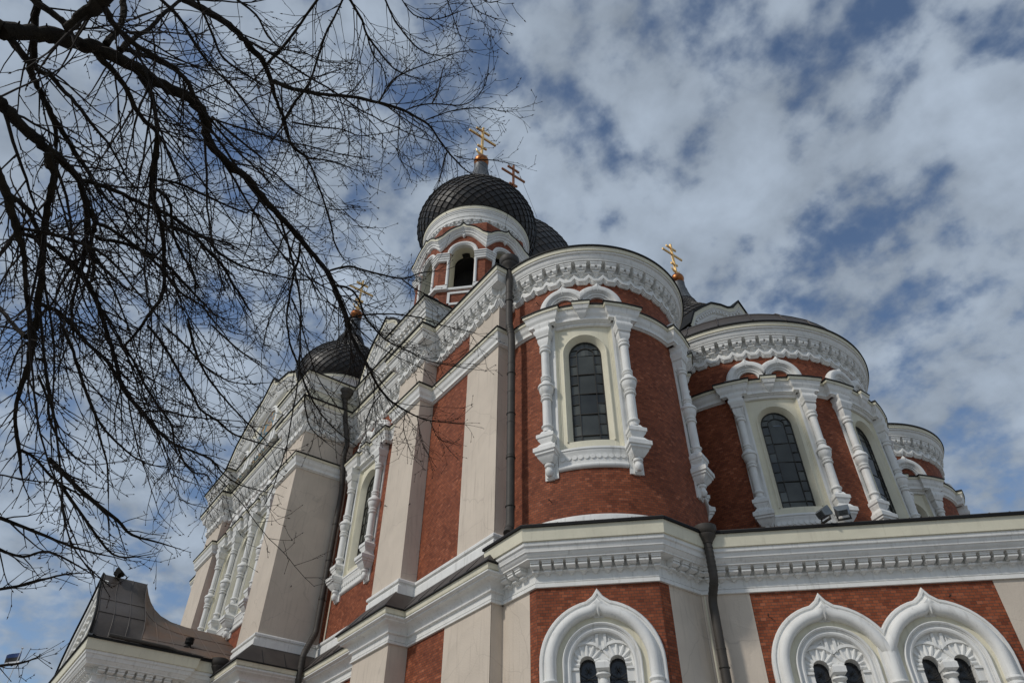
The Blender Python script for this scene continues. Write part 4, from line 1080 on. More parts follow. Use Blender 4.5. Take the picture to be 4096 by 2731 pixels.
sh = Mesh(); lathe(sh, *FM.xy(0.035, 0.10), [(0.165, 5.15), (0.165, 5.85), (0.13, 6.05), (0.04, 6.18)], 14); sweep(sh, [FM.xy(-.2, 0), FM.xy(.27, 0)], [(0.0, 6.2), (0.08, 6.1), (0.08, 2.0), (0.0, 2.0)])
obj('middle_shaft', sh, WHITE, church)
keel_window(FM, -1.25, (0.035, -1)); keel_window(FM, 1.32, (0.035, 1))

# ------------------------------------------------------------------ south porch with its keel-shaped roof
PE = -30.85 + 0.5                                     # east wall face of the porch is behind its cornice
PORCH = [(-40.6, 3.9), (-31.35, 3.9), (-31.35, 6.6), (-31.55, 6.6), (-31.55, 8.5)]
pm = Mesh(); wl = Mesh()
for p, q in zip(PORCH[:-1], PORCH[1:]):
    mp, L = flat_between(p, q); wall(wl, mp, 0, L, GROUND, 8.0)
mp, L = flat_between((-40.6, 8.5), (-40.6, 3.9)); wall(wl, mp, 0, L, GROUND, 8.0)
obj('porch_wall', wl, PINK, church)
sweep(pm, PORCH, BAYC, BAYM)
for p, q in zip(PORCH[:-1], PORCH[1:]):
    mp, L = flat_between(p, q)
    if L > .5: small_run(pm, mp, 0.0, L)
obj('porch_cornice', pm, [WHITE, CREAM, EDGE], church)
# keel roof profile: half width from the ridge (x) against height
xr = -35.55
KP = [(0.0, 13.05), (0.45, 12.45), (0.95, 11.95), (1.55, 11.50), (2.15, 11.08), (2.68, 10.62), (3.02, 10.18), (3.16, 9.80), (3.22, 9.58), (3.9, 9.35), (4.80, 9.09)]
rf = Mesh()
y0, y1 = 3.42, 5.25
for sg in (-1, 1):
    for (a, za), (b, zb) in zip(KP[:-1], KP[1:]):
        for k in range(3):
            ya, yb = y0 + (y1 - y0) * k / 3, y0 + (y1 - y0) * (k + 1) / 3
            rf.quad((xr + sg * a, ya, za), (xr + sg * a, yb, za), (xr + sg * b, yb, zb), (xr + sg * b, ya, zb))
    for k in range(4):
        y = y0 + (y1 - y0) * k / 3
        tube(rf, [(xr + sg * (a + .01), y, z + .012) for a, z in KP], 0.014, 4)
    for i in (3, 5, 8):
        tube(rf, [(xr + sg * (KP[i][0] + .01), y0, KP[i][1] + .01), (xr + sg * (KP[i][0] + .01), y1, KP[i][1] + .01)], 0.014, 4)
    # sweep from the back of the keel roof down to the low roof behind it
    LPF = [(0.0, 11.55), (1.1, 11.0), (2.2, 10.45), (3.2, 9.92), (4.2, 9.40), (4.80, 9.07)]
    def low(f):
        i = min(int(f * 5), 4); t = f * 5 - i; return (LPF[i][0] + (LPF[i + 1][0] - LPF[i][0]) * t, LPF[i][1] + (LPF[i + 1][1] - LPF[i][1]) * t)
    def hi_(f):
        i = min(int(f * 10), 9); t = f * 10 - i; return (KP[i][0] + (KP[i + 1][0] - KP[i][0]) * t, KP[i][1] + (KP[i + 1][1] - KP[i][1]) * t)
    ys = [0.0, 0.05, 0.2, 0.4, 0.65, 1.0, 1.5, 2.2, 3.2, 4.2]
    def pt(f, d):
        w = math.exp(-d / 0.6) if d < 4 else 0.0
        a, b = hi_(f), low(f); return (xr + sg * (a[0] * w + b[0] * (1 - w)), y1 + d, a[1] * w + b[1] * (1 - w))
    for d0, d1 in zip(ys[:-1], ys[1:]):
        for k in range(10): rf.quad(pt(k / 10, d0), pt(k / 10, d1), pt((k + 1) / 10, d1), pt((k + 1) / 10, d0), 1)
    for d in (0.55, 1.15, 1.75, 2.5, 3.2): tube(rf, [Vector(pt(k / 10, d)) + Vector((0, 0, .012)) for k in range(11)], 0.016, 4, 1)
    for f in (0.35, 0.7): tube(rf, [Vector(pt(f, d)) + Vector((0, 0, .01)) for d in ys], 0.012, 4, 1)
obj('porch_roof', rf, [ROOF, RUST], church, angle=50)
# front gable of the porch under the keel roof
fr = Mesh(); fm, _ = flat_between((-41.0, 3.75), (-31.0, 3.75)); oc0 = xr + 41.0
cur = [(oc0 - a, z) for a, z in reversed(KP)] + [(oc0 + a, z) for a, z in KP[1:]]
top = {}
mono = [(oc0 - a, z) for a, z in reversed(KP[:9])] + [(oc0 + a, z) for a, z in KP[1:9]]
tp = dict((round(s, 4), z) for s, z in mono)
fill(fr, fm, sorted(tp), lambda s: 8.6, lambda s: tp[round(s, 4)] - .05, 0.0, 1)
arc_sweep(fr, fm, cur, [(0.01, 0.30), (0.05, 0.42), (-0.03, 0.44), (-0.05, 0.36), (-0.22, 0.34), (-0.26, 0.26), (-0.40, 0.25), (-0.44, 0.16), (-0.62, 0.14), (-0.66, 0.08), (-0.9, 0.06), (-0.92, 0.0)], [2, 2, 2, 0, 0, 0, 0, 0, 0, 0, 0])
for (a, za), (b, zb) in zip(cur[:-1], cur[1:]):
    L = math.hypot(b - a, zb - za); k = max(1, int(L / 0.3)); nx, nz = -(zb - za) / L, (b - a) / L
    for i in range(k):
        f = (i + .5) / k; c = (a + (b - a) * f - nx * .53, za + (zb - za) * f - nz * .53); t = ((b - a) / L * .09, (zb - za) / L * .09)
        q = [(c[0] + t[0] * e + nx * .08 * g_, c[1] + t[1] * e + nz * .08 * g_) for e, g_ in ((-1, -1), (1, -1), (1, 1), (-1, 1))]
        f0 = fr.add([fm.P(x, 0.26, z) for x, z in q]); f1 = fr.add([fm.P(x, 0.12, z) for x, z in q]); fr.face((f0, f0 + 1, f0 + 2, f0 + 3))
        for j in range(4): fr.face((f0 + j, f1 + j, f1 + (j + 1) % 4, f0 + (j + 1) % 4))
obj('porch_gable', fr, [WHITE, CREAM, EDGE], church)
gt = Mesh(); tube(gt, [(-30.66, 3.85, 9.17), (-30.68, 6.0, 9.13), (-30.86, 6.4, 9.12), (-30.9, 7.9, 9.06)], 0.075, 8); obj('gutter', gt, PIPE, church)
vt = Mesh(); vx, vy, vz = -32.0, 7.0, 9.62
lathe(vt, vx, vy, [(0.11, vz), (0.11, vz + .22), (0.17, vz + .22), (0.17, vz + .30), (0.15, vz + .30), (0.15, vz + .34), (0.17, vz + .34), (0.17, vz + .42), (0.03, vz + .46)], 14)
box(vt, Flat(vx, vy, -90), -.24, .24, -.2, .2, vz - .06, vz + .03)
obj('roof_vent', vt, EDGE, church)

# ------------------------------------------------------------------ rainwater pipes
HOP = [(0.17, -0.62), (0.19, -0.55), (0.26, -0.45), (0.32, -0.36), (0.33, -0.31), (0.30, -0.30), (0.36, -0.25), (0.39, -0.16), (0.40, -0.05), (0.40, 0.0), (0.36, 0.0), (0.34, -0.1)]
def downpipe(pts, r, hop, label):
    mb = Mesh(); fine = []
    for a, b in zip(pts[:-1], pts[1:]):
        fine.append(a)
    fine.append(pts[-1])
    # soften the bends
    sm = [Vector(fine[0])]
    for i in range(1, len(fine) - 1):
        p, c, n = Vector(fine[i - 1]), Vector(fine[i]), Vector(fine[i + 1]); d = min(0.16, (p - c).length * .4, (n - c).length * .4)
        a, b = c + (p - c).normalized() * d, c + (n - c).normalized() * d
        for t in (0, .33, .66, 1): sm.append(a * (1 - t) ** 2 + c * 2 * t * (1 - t) + b * t * t)
    sm.append(Vector(fine[-1])); tube(mb, sm, r, 14)
    for a, b in zip(fine[:-1], fine[1:]):
        a, b = Vector(a), Vector(b); L = (b - a).length; step = 1.25 if L > 1.5 else 0.13
        for k in range(1, int(L / step)):
            c = a + (b - a) * (k * step / L); dd = (b - a).normalized() * .02; tube(mb, [c - dd, c + dd], r * 1.07, 14)
    o = obj('downpipe', mb, PIPE, church, label=label, weld=False)
    if hop:
        hm = Mesh(); sc = hop; lathe(hm, fine[0][0], fine[0][1], [(q * sc, fine[0][2] + (z + .6) * sc) for q, z in HOP], 22, cap=True); obj('hopper', hm, PIPE, o)
    cl = Mesh()
    for a, b in zip(fine[:-1], fine[1:]):
        a, b = Vector(a), Vector(b); L = (b - a).length
        if L < 2: continue
        for k in range(1, int(L / 1.7) + 1):
            c = a + (b - a) * min(k * 1.7 / L, .97); dd = (b - a).normalized() * .012; tube(cl, [c - dd, c + dd], r * 1.2, 10)
            tube(cl, [c, c + Vector((-.05, .22, 0))], 0.012, 4)
    if cl.v: obj('pipe_clip', cl, IRON, o)
downpipe([(-15.80, 11.28, 20.75), (-15.80, 11.30, 17.9), (-15.72, 11.36, 17.2), (-15.72, 11.36, 9.75), (-15.62, 11.20, 9.45)], 0.135, 1.0, 'downpipe in the corner between the south wall and the round apse')
downpipe([(-11.62, 15.06, 8.72), (-11.62, 15.06, 7.72), (-11.93, 15.22, 7.30), (-11.95, 15.24, GROUND)], 0.115, 0.78, 'downpipe in the corner between the bay and the middle apse')
downpipe([(-28.30, 10.15, 21.35), (-28.30, 10.35, 20.3), (-28.34, 10.72, 19.0), (-28.30, 10.62, 18.2), (-28.46, 10.86, 17.0), (-28.56, 10.95, 16.6), (-28.56, 10.95, 10.15), (-28.14, 10.45, 9.1), (-28.14, 10.45, 8.0), (-28.35, 10.8, 7.4), (-28.35, 10.8, GROUND)], 0.12, 0.9, 'downpipe between the tall pier and the brick wall')
downpipe([(-30.85, 8.10, 8.62), (-30.85, 8.12, 7.9), (-31.25, 8.25, 7.3), (-31.25, 8.25, GROUND)], 0.12, 0.85, 'downpipe at the back corner of the porch')
# thin service cable beside the pipe
cb = Mesh(); tube(cb, [(-28.2, 11.2, 16.8), (-28.2, 11.21, 9.7)], 0.03, 5); obj('cable', cb, CREAM, church); cb = Mesh(); tube(cb, [(-12.22, 15.28, 7.5), (-12.22, 15.29, GROUND)], 0.025, 5); obj('cable', cb, CREAM, church)
# iron hooks and eyes in the masonry
hk = []
for mp, s, z in ((FM, -2.62, 6.95), (FM, 1.95, 7.20), (SA, math.radians(-68) * 3.6, 14.55), (SA, math.radians(-70) * 3.6, 18.75), (SA, math.radians(-66) * 3.6, 10.45), (flat_between(UP[11], UP[12])[0], -0.0, 12.5), (flat_between(UP[10], UP[11])[0], 0.3, 13.2), (flat_between(UP[6], UP[7])[0], 1.5, 13.4), (flat_between(UP[7], UP[8])[0], 0.9, 11.8)):
    m_ = Mesh(); p = Vector(mp.P(s, 0.0, z)); q = Vector(mp.P(s, .09, z)); tube(m_, [p, q], 0.012, 5)
    tube(m_, [q + Vector((0, 0, .03)) + Vector(mp.P(s, .09 + .03 * math.sin(a), z + .0)) - q + Vector((0, 0, -.03 * math.cos(a) - .03)) for a in lin(0, 5.2, 9)], 0.009, 5)
    obj('wall_hook', m_, IRON, church)

# ------------------------------------------------------------------ floodlights
STEEL = material('grey_lamp_housing', (0.20, 0.22, 0.23), 0.4, metal=0.5, var=0.3, vscale=6)
LENS = material('lamp_glass', (0.35, 0.37, 0.38), 0.15, var=0.2)
def floodlight(base, yaw, label, big, tilt=0.5, hmat=None):
    t = thing('floodlight', label, 'floodlight', base); b = Vector(base)
    st = Mesh(); f = Flat(base[0], base[1], yaw)
    for k in (-1, 1): bar(st, f.P(k * .16 * big, 0, base[2]), f.P(k * .16 * big, .04, base[2] + .26 * big), .03 * big, .03 * big, (1, 0, 0))
    bar(st, f.P(-.18 * big, 0, base[2] + .02), f.P(.18 * big, 0, base[2] + .02), .06 * big, .04 * big)
    obj('bracket', st, IRON, t)
    hm = Mesh(); c, s_ = math.cos(tilt), math.sin(tilt)
    def Q(x, d, e): return f.P(x, (d * c - e * s_), base[2] + .26 * big + d * s_ + e * c)
    w, hgt, dp = .19 * big, .13 * big, .16 * big
    front = [(-w, hgt), (w, hgt), (w, -hgt), (-w, -hgt)]
    a0 = hm.add([Q(x, dp * .6, e) for x, e in front]); a1 = hm.add([Q(x, 0, e) for x, e in front]); a2 = hm.add([Q(x * .7, -dp, e * .6) for x, e in front])
    for p, q in ((a0, a1), (a1, a2)):
        for j in range(4): hm.face((p + j, q + j, q + (j + 1) % 4, p + (j + 1) % 4))
    hm.face((a2, a2 + 1, a2 + 2, a2 + 3))
    for i in range(5):
        e = -hgt * .8 + i * hgt * .4
        i0 = hm.add([Q(-w * .8, -dp * .1, e), Q(w * .8, -dp * .1, e), Q(w * .6, -dp * 1.25, e * .7), Q(-w * .6, -dp * 1.25, e * .7)]); hm.face((i0, i0 + 1, i0 + 2, i0 + 3))
    obj('housing', hm, hmat or STEEL, t)
    gm = Mesh(); i0 = gm.add([Q(x * .94, dp * .55, e * .92) for x, e in front]); gm.face((i0, i0 + 1, i0 + 2, i0 + 3)); obj('lens', gm, LENS, t, angle=None)
    return t
floodlight((-8.95, 17.62, 9.12), 120, 'grey finned floodlight on the roof edge seen from behind, the fuller of the pair', 1.0, 0.7)
floodlight((-9.30, 17.28, 9.10), 75, 'grey floodlight on the roof edge turned sideways, the darker slim one of the pair', 1.0, 0.5)
floodlight((-35.3, 3.95, 12.88), 60, 'small black floodlight on top of the keel-shaped porch roof', 1.15, 0.9, EDGE)

# ------------------------------------------------------------------ flag far to the west
FB = material('flag_blue', (0.015, 0.05, 0.17), 0.7); FK = material('flag_black', (0.008, 0.008, 0.009), 0.7); FW = material('flag_white', (0.72, 0.72, 0.72), 0.7)
POLE = material('white_pole_paint', (0.6, 0.6, 0.6), 0.5)
fx, fy = -104.0, 4.6
ft_ = thing('flag_on_pole', 'blue, black and white flag curling on a thin white pole, low in the far sky', 'flag', (fx, fy, GROUND))
pl = Mesh(); tube(pl, [(fx, fy, GROUND), (fx, fy, 27.7)], [0.09, 0.045], 8); lathe(pl, fx, fy, [(0.02, 27.95), (0.14, 27.82), (0.02, 27.68)], 8); obj('pole', pl, POLE, ft_)
fl = Mesh()
for k in range(3):
    for i in range(10):
        a, b = i / 10, (i + 1) / 10
        def fp(u, v): return (fx - 1.55 * u - .2 * math.sin(u * 5), fy - 1.2 * u + .35 * math.sin(u * 7 + v), 27.55 - 1.5 * v - 1.0 * u * u)
        fl.quad(fp(a, k / 3), fp(b, k / 3), fp(b, (k + 1) / 3), fp(a, (k + 1) / 3), k)
obj('flag', fl, [FB, FK, FW], ft_)
LIMBS=[
[(-2.642,-1.022,3.235,0.0480),(-2.675,-0.934,3.378,0.0427),(-2.701,-0.867,3.471,0.0454),(-2.738,-0.789,3.558,0.0407),(-2.774,-0.704,3.645,0.0414),(-2.840,-0.580,3.744,0.0374),(-2.926,-0.435,3.834,0.0360),(-2.992,-0.283,3.926,0.0353),(-3.045,-0.191,3.966,0.0372),(-3.124,-0.119,3.976,0.0339),(-3.225,-0.082,3.961,0.0319),(-3.308,0.015,3.974,0.0277),(-3.393,0.150,4.001,0.0266),(-3.415,0.220,4.026,0.0267),(-3.508,0.355,4.035,0.0255),(-3.605,0.515,4.043,0.0243),(-3.687,0.667,4.047,0.0230),(-3.759,0.796,4.042,0.0224),(-3.831,0.929,4.033,0.0210),(-3.907,1.069,4.015,0.0195),(-4.012,1.203,3.972,0.0172),(-4.110,1.327,3.924,0.0156),(-4.227,1.445,3.858,0.0141),(-4.207,1.328,4.045,0.0143),(-4.327,1.456,3.978,0.0144),(-4.425,1.586,3.917,0.0135),(-4.527,1.757,3.846,0.0126),(-4.629,1.921,3.766,0.0117),(-4.689,2.087,3.711,0.0108),(-4.711,2.255,3.687,0.0087),(-4.716,2.403,3.676,0.0077),(-4.706,2.515,3.683,0.0066),(-4.672,2.681,3.712,0.0056),(-4.633,2.849,3.738,0.0035)],
[(-2.089,-0.633,3.352,0.0357),(-2.227,-0.684,3.252,0.0369),(-2.257,-0.692,3.229,0.0345),(-2.322,-0.729,3.175,0.0268),(-2.379,-0.750,3.127,0.0268)],
[(-2.731,-1.103,3.727,0.0177),(-2.730,-1.053,3.692,0.0175),(-2.711,-0.958,3.642,0.0166),(-2.695,-0.875,3.596,0.0170),(-2.705,-0.819,3.537,0.0189)],
[(-2.727,-0.759,4.092,0.0178),(-2.731,-0.707,3.957,0.0174),(-2.738,-0.689,3.819,0.0170),(-2.739,-0.694,3.673,0.0207)],
[(-2.208,-0.701,3.261,0.0214),(-2.266,-0.678,3.288,0.0199),(-2.372,-0.624,3.342,0.0154),(-2.438,-0.571,3.395,0.0157),(-2.498,-0.511,3.451,0.0141),(-2.585,-0.386,3.570,0.0132),(-2.664,-0.295,3.636,0.0128),(-2.746,-0.235,3.665,0.0116),(-2.830,-0.172,3.691,0.0104)],
[(-2.741,-0.535,4.430,0.0109),(-2.763,-0.571,4.210,0.0121),(-2.776,-0.582,4.061,0.0133),(-2.775,-0.617,3.892,0.0158),(-2.776,-0.633,3.732,0.0182)],
[(-2.778,-0.631,3.763,0.0141),(-2.875,-0.515,3.939,0.0131),(-2.994,-0.373,4.110,0.0121),(-3.085,-0.297,4.178,0.0108),(-3.204,-0.230,4.225,0.0095)],
[(-2.395,-0.510,3.894,0.0205),(-2.433,-0.462,3.950,0.0208),(-2.497,-0.354,4.074,0.0228),(-2.578,-0.230,4.194,0.0220),(-2.648,-0.141,4.266,0.0224),(-2.706,-0.074,4.313,0.0220),(-2.778,0.014,4.370,0.0216),(-2.792,0.023,4.375,0.0195),(-2.904,0.108,4.416,0.0172),(-3.032,0.187,4.445,0.0141),(-3.157,0.284,4.478,0.0125),(-3.271,0.364,4.496,0.0127),(-3.359,0.427,4.508,0.0120),(-3.434,0.564,4.561,0.0112),(-3.445,0.639,4.608,0.0085),(-3.449,0.711,4.659,0.0076),(-3.462,0.829,4.727,0.0058),(-3.489,0.960,4.786,0.0039)],
[(-3.440,0.568,4.556,0.0084),(-3.547,0.668,4.591,0.0076),(-3.701,0.784,4.619,0.0068),(-3.700,0.775,4.643,0.0080),(-3.871,0.908,4.666,0.0082),(-4.036,1.034,4.676,0.0075),(-4.188,1.138,4.675,0.0066),(-4.308,1.269,4.684,0.0048),(-4.342,1.347,4.706,0.0035)],
[(-2.752,0.105,4.173,0.0147),(-2.815,0.223,4.308,0.0143),(-2.859,0.336,4.435,0.0138),(-2.895,0.467,4.583,0.0133),(-2.927,0.673,4.808,0.0129),(-2.963,0.861,4.974,0.0124),(-2.997,1.054,5.126,0.0118),(-3.032,1.177,5.203,0.0100),(-3.088,1.353,5.299,0.0092),(-3.183,1.503,5.356,0.0084),(-3.279,1.659,5.408,0.0085),(-3.376,1.860,5.471,0.0066),(-3.425,2.010,5.520,0.0044)],
[(-2.999,1.107,5.163,0.0059),(-2.908,1.166,5.163,0.0059),(-2.817,1.249,5.149,0.0059),(-2.668,1.421,5.099,0.0048),(-2.545,1.478,5.096,0.0038),(-2.427,1.478,5.110,0.0035),(-2.320,1.437,5.127,0.0035)],
[(-3.061,1.313,5.291,0.0061),(-2.971,1.418,5.378,0.0051),(-2.875,1.558,5.464,0.0052),(-2.784,1.745,5.537,0.0042),(-2.756,1.854,5.558,0.0035),(-2.708,1.950,5.590,0.0035)],
[(-3.010,1.063,5.116,0.0059),(-3.219,1.155,5.224,0.0051),(-3.448,1.259,5.331,0.0042),(-3.608,1.363,5.409,0.0035),(-3.717,1.562,5.553,0.0035)],
[(-2.952,0.865,4.980,0.0067),(-2.885,0.876,5.095,0.0058),(-2.825,0.906,5.188,0.0058),(-2.735,1.014,5.324,0.0050),(-2.632,1.164,5.472,0.0040),(-2.544,1.275,5.585,0.0035),(-2.489,1.377,5.658,0.0035)],
[(-2.823,1.241,5.148,0.0059),(-2.846,1.288,5.437,0.0061),(-2.873,1.311,5.785,0.0054),(-2.879,1.336,5.993,0.0035)],
[(-3.279,1.659,5.408,0.0053),(-3.319,1.652,5.338,0.0053),(-3.391,1.671,5.184,0.0042),(-3.429,1.676,5.105,0.0035)],
[(-3.301,1.735,5.445,0.0054),(-3.289,1.855,5.479,0.0043),(-3.223,2.063,5.563,0.0035),(-3.189,2.190,5.603,0.0035),(-3.166,2.313,5.632,0.0035)],
[(-2.254,0.146,4.523,0.0082),(-2.467,0.119,4.481,0.0083),(-2.621,0.094,4.445,0.0093),(-2.789,0.049,4.399,0.0102)],
[(-2.450,0.302,5.079,0.0074),(-2.576,0.305,4.988,0.0073),(-2.676,0.301,4.913,0.0082),(-2.819,0.325,4.798,0.0082),(-2.925,0.345,4.706,0.0082),(-3.001,0.337,4.640,0.0090),(-3.083,0.315,4.568,0.0108),(-3.162,0.310,4.493,0.0108)],
[(-2.431,0.320,5.087,0.0101),(-2.543,0.485,5.126,0.0094),(-2.624,0.565,5.135,0.0085),(-2.708,0.728,5.164,0.0077),(-2.764,0.871,5.189,0.0058),(-2.765,0.987,5.225,0.0039),(-2.754,1.087,5.260,0.0035)],
[(-2.386,0.554,5.309,0.0076),(-2.490,0.678,5.343,0.0077),(-2.564,0.810,5.378,0.0069),(-2.622,0.959,5.416,0.0060),(-2.624,1.102,5.468,0.0040),(-2.577,1.228,5.542,0.0035)],
[(-1.807,0.505,4.141,0.0037),(-1.849,0.617,4.146,0.0037),(-1.822,0.722,4.174,0.0035),(-1.777,0.784,4.207,0.0035),(-1.724,0.834,4.242,0.0035)],
[(-2.077,0.905,5.193,0.0046),(-2.202,1.015,5.351,0.0038),(-2.343,1.138,5.516,0.0040),(-2.476,1.261,5.664,0.0035)],
[(-2.624,0.565,5.135,0.0066),(-2.684,0.660,5.047,0.0056),(-2.701,0.760,4.986,0.0047),(-2.759,0.833,4.902,0.0037)],
[(-2.713,-0.322,4.745,0.0080),(-2.730,-0.140,4.732,0.0071),(-2.796,-0.017,4.685,0.0062),(-2.809,0.096,4.669,0.0053),(-2.757,0.238,4.686,0.0044),(-2.744,0.341,4.681,0.0035),(-2.671,0.487,4.700,0.0035)],
[(-1.815,0.943,4.768,0.0035),(-1.834,1.016,4.720,0.0035),(-1.807,1.096,4.688,0.0035),(-1.785,1.150,4.667,0.0035)],
[(-1.776,0.984,4.769,0.0035),(-1.704,1.028,4.604,0.0035),(-1.620,1.047,4.489,0.0035)],
[(-2.667,-0.879,2.848,0.0310),(-2.713,-0.860,2.878,0.0301),(-2.867,-0.791,2.963,0.0281),(-2.975,-0.729,3.032,0.0289),(-3.049,-0.684,3.076,0.0261),(-3.117,-0.637,3.120,0.0239),(-3.191,-0.589,3.158,0.0229),(-3.205,-0.578,3.166,0.0210),(-3.254,-0.544,3.190,0.0205),(-3.348,-0.507,3.202,0.0194),(-3.482,-0.458,3.210,0.0198),(-3.597,-0.432,3.204,0.0173),(-3.731,-0.405,3.191,0.0139),(-3.886,-0.382,3.168,0.0127),(-3.993,-0.371,3.148,0.0114),(-4.153,-0.357,3.113,0.0101),(-4.283,-0.333,3.082,0.0094),(-4.451,-0.272,3.046,0.0088)],
[(-3.417,-0.567,3.323,0.0157),(-3.481,-0.494,3.420,0.0146),(-3.576,-0.387,3.533,0.0135),(-3.688,-0.262,3.636,0.0131),(-3.761,-0.164,3.717,0.0134),(-3.848,-0.048,3.796,0.0129),(-3.944,0.069,3.856,0.0123),(-4.052,0.224,3.934,0.0118),(-4.133,0.304,3.952,0.0111),(-4.248,0.494,4.030,0.0096),(-4.322,0.691,4.137,0.0081),(-4.384,0.908,4.254,0.0064),(-4.405,1.064,4.355,0.0056),(-4.390,1.232,4.517,0.0038),(-4.372,1.332,4.622,0.0035)],
[(-3.481,-0.437,3.215,0.0156),(-3.578,-0.402,3.227,0.0144),(-3.690,-0.389,3.224,0.0132),(-3.830,-0.386,3.215,0.0112),(-4.007,-0.433,3.201,0.0100),(-4.184,-0.454,3.178,0.0086),(-4.337,-0.454,3.153,0.0072),(-4.503,-0.499,3.126,0.0057)],
[(-3.576,-0.397,3.229,0.0108),(-3.577,-0.311,3.230,0.0101),(-3.597,-0.172,3.206,0.0093),(-3.617,-0.061,3.179,0.0086),(-3.643,0.043,3.141,0.0086),(-3.680,0.152,3.083,0.0072),(-3.688,0.300,3.052,0.0057),(-3.710,0.390,3.006,0.0050),(-3.731,0.481,2.958,0.0043)],
[(-3.687,-0.378,3.229,0.0124),(-3.688,-0.335,3.229,0.0117),(-3.668,-0.234,3.251,0.0102),(-3.664,-0.106,3.252,0.0095),(-3.666,-0.002,3.242,0.0087),(-3.684,0.086,3.213,0.0080),(-3.713,0.206,3.163,0.0065),(-3.742,0.337,3.105,0.0058)],
[(-3.805,-0.367,3.215,0.0134),(-4.269,-0.348,3.473,0.0140),(-4.603,-0.349,3.633,0.0140)],
[(-2.805,-0.756,2.602,0.0209),(-2.871,-0.725,2.612,0.0206),(-2.961,-0.688,2.617,0.0227),(-3.046,-0.657,2.615,0.0212),(-3.156,-0.614,2.608,0.0210),(-3.230,-0.582,2.603,0.0156),(-3.342,-0.542,2.585,0.0127),(-3.468,-0.505,2.555,0.0123),(-3.594,-0.461,2.523,0.0131),(-3.688,-0.425,2.496,0.0147),(-3.767,-0.392,2.472,0.0269),(-3.883,-0.365,2.425,0.0205),(-3.996,-0.353,2.374,0.0173),(-4.148,-0.337,2.299,0.0127),(-4.273,-0.298,2.237,0.0115),(-4.395,-0.238,2.178,0.0117),(-4.534,-0.173,2.101,0.0074)],
[(-2.970,-0.677,2.627,0.0132),(-3.188,-0.648,2.784,0.0127),(-3.421,-0.618,2.915,0.0122),(-3.644,-0.590,3.020,0.0142)],
[(-3.148,-0.597,2.621,0.0086),(-3.147,-0.503,2.654,0.0086),(-3.150,-0.421,2.673,0.0087),(-3.159,-0.331,2.685,0.0080),(-3.174,-0.238,2.685,0.0074),(-3.207,-0.152,2.661,0.0062),(-3.242,-0.078,2.630,0.0050),(-3.278,0.010,2.596,0.0044),(-3.312,0.099,2.560,0.0035)],
[(-3.593,-0.666,2.956,0.0126),(-3.659,-0.599,3.019,0.0121),(-3.752,-0.515,3.067,0.0123),(-3.835,-0.448,3.090,0.0125),(-3.912,-0.381,3.113,0.0142),(-3.986,-0.320,3.126,0.0159),(-4.089,-0.252,3.123,0.0153),(-4.206,-0.186,3.106,0.0140),(-4.324,-0.118,3.085,0.0134),(-4.446,-0.046,3.058,0.0129),(-4.587,0.037,3.020,0.0131),(-4.728,0.123,2.975,0.0125),(-4.839,0.232,2.956,0.0127),(-4.912,0.315,2.947,0.0120),(-5.024,0.445,2.927,0.0113),(-5.131,0.599,2.918,0.0106),(-5.214,0.782,2.952,0.0090),(-5.279,0.928,2.969,0.0082),(-5.366,1.056,2.936,0.0065),(-5.442,1.223,2.928,0.0056),(-5.493,1.413,2.964,0.0038)],
[(-3.170,-0.612,2.607,0.0099),(-3.545,-0.683,2.800,0.0095),(-3.941,-0.762,2.987,0.0089)],
[(-2.935,-0.647,2.934,0.0206),(-2.997,-0.620,2.918,0.0214),(-2.991,-0.639,2.936,0.0215),(-3.040,-0.599,2.934,0.0203),(-3.142,-0.584,2.893,0.0193),(-3.265,-0.562,2.839,0.0182),(-3.375,-0.533,2.789,0.0197),(-3.483,-0.499,2.737,0.0186),(-3.579,-0.467,2.687,0.0201),(-3.672,-0.446,2.633,0.0203),(-3.750,-0.415,2.588,0.0191),(-3.805,-0.413,2.552,0.0233)],
[(-2.705,-1.053,3.721,0.0197),(-2.739,-1.046,3.716,0.0197),(-2.914,-1.014,3.685,0.0215),(-3.032,-0.990,3.660,0.0202),(-3.114,-0.983,3.636,0.0204),(-3.195,-0.930,3.634,0.0161),(-3.260,-0.885,3.632,0.0177),(-3.349,-0.825,3.623,0.0179),(-3.430,-0.785,3.604,0.0120),(-3.503,-0.762,3.579,0.0106)],
[(-3.334,-0.828,3.624,0.0149),(-3.478,-0.735,3.653,0.0144),(-3.583,-0.664,3.668,0.0131),(-3.653,-0.610,3.681,0.0117),(-3.814,-0.489,3.696,0.0071),(-3.924,-0.355,3.739,0.0057),(-3.975,-0.243,3.804,0.0035)],
[(-2.663,-0.999,3.254,0.0206),(-2.710,-0.908,3.233,0.0180),(-2.735,-0.847,3.223,0.0141),(-2.741,-0.784,3.227,0.0128),(-2.765,-0.729,3.215,0.0115),(-2.787,-0.670,3.203,0.0102),(-2.810,-0.624,3.188,0.0102),(-2.835,-0.571,3.171,0.0089),(-2.860,-0.516,3.153,0.0083),(-2.888,-0.449,3.131,0.0070),(-2.939,-0.366,3.086,0.0057),(-2.978,-0.305,3.050,0.0051),(-3.004,-0.206,3.024,0.0038)],
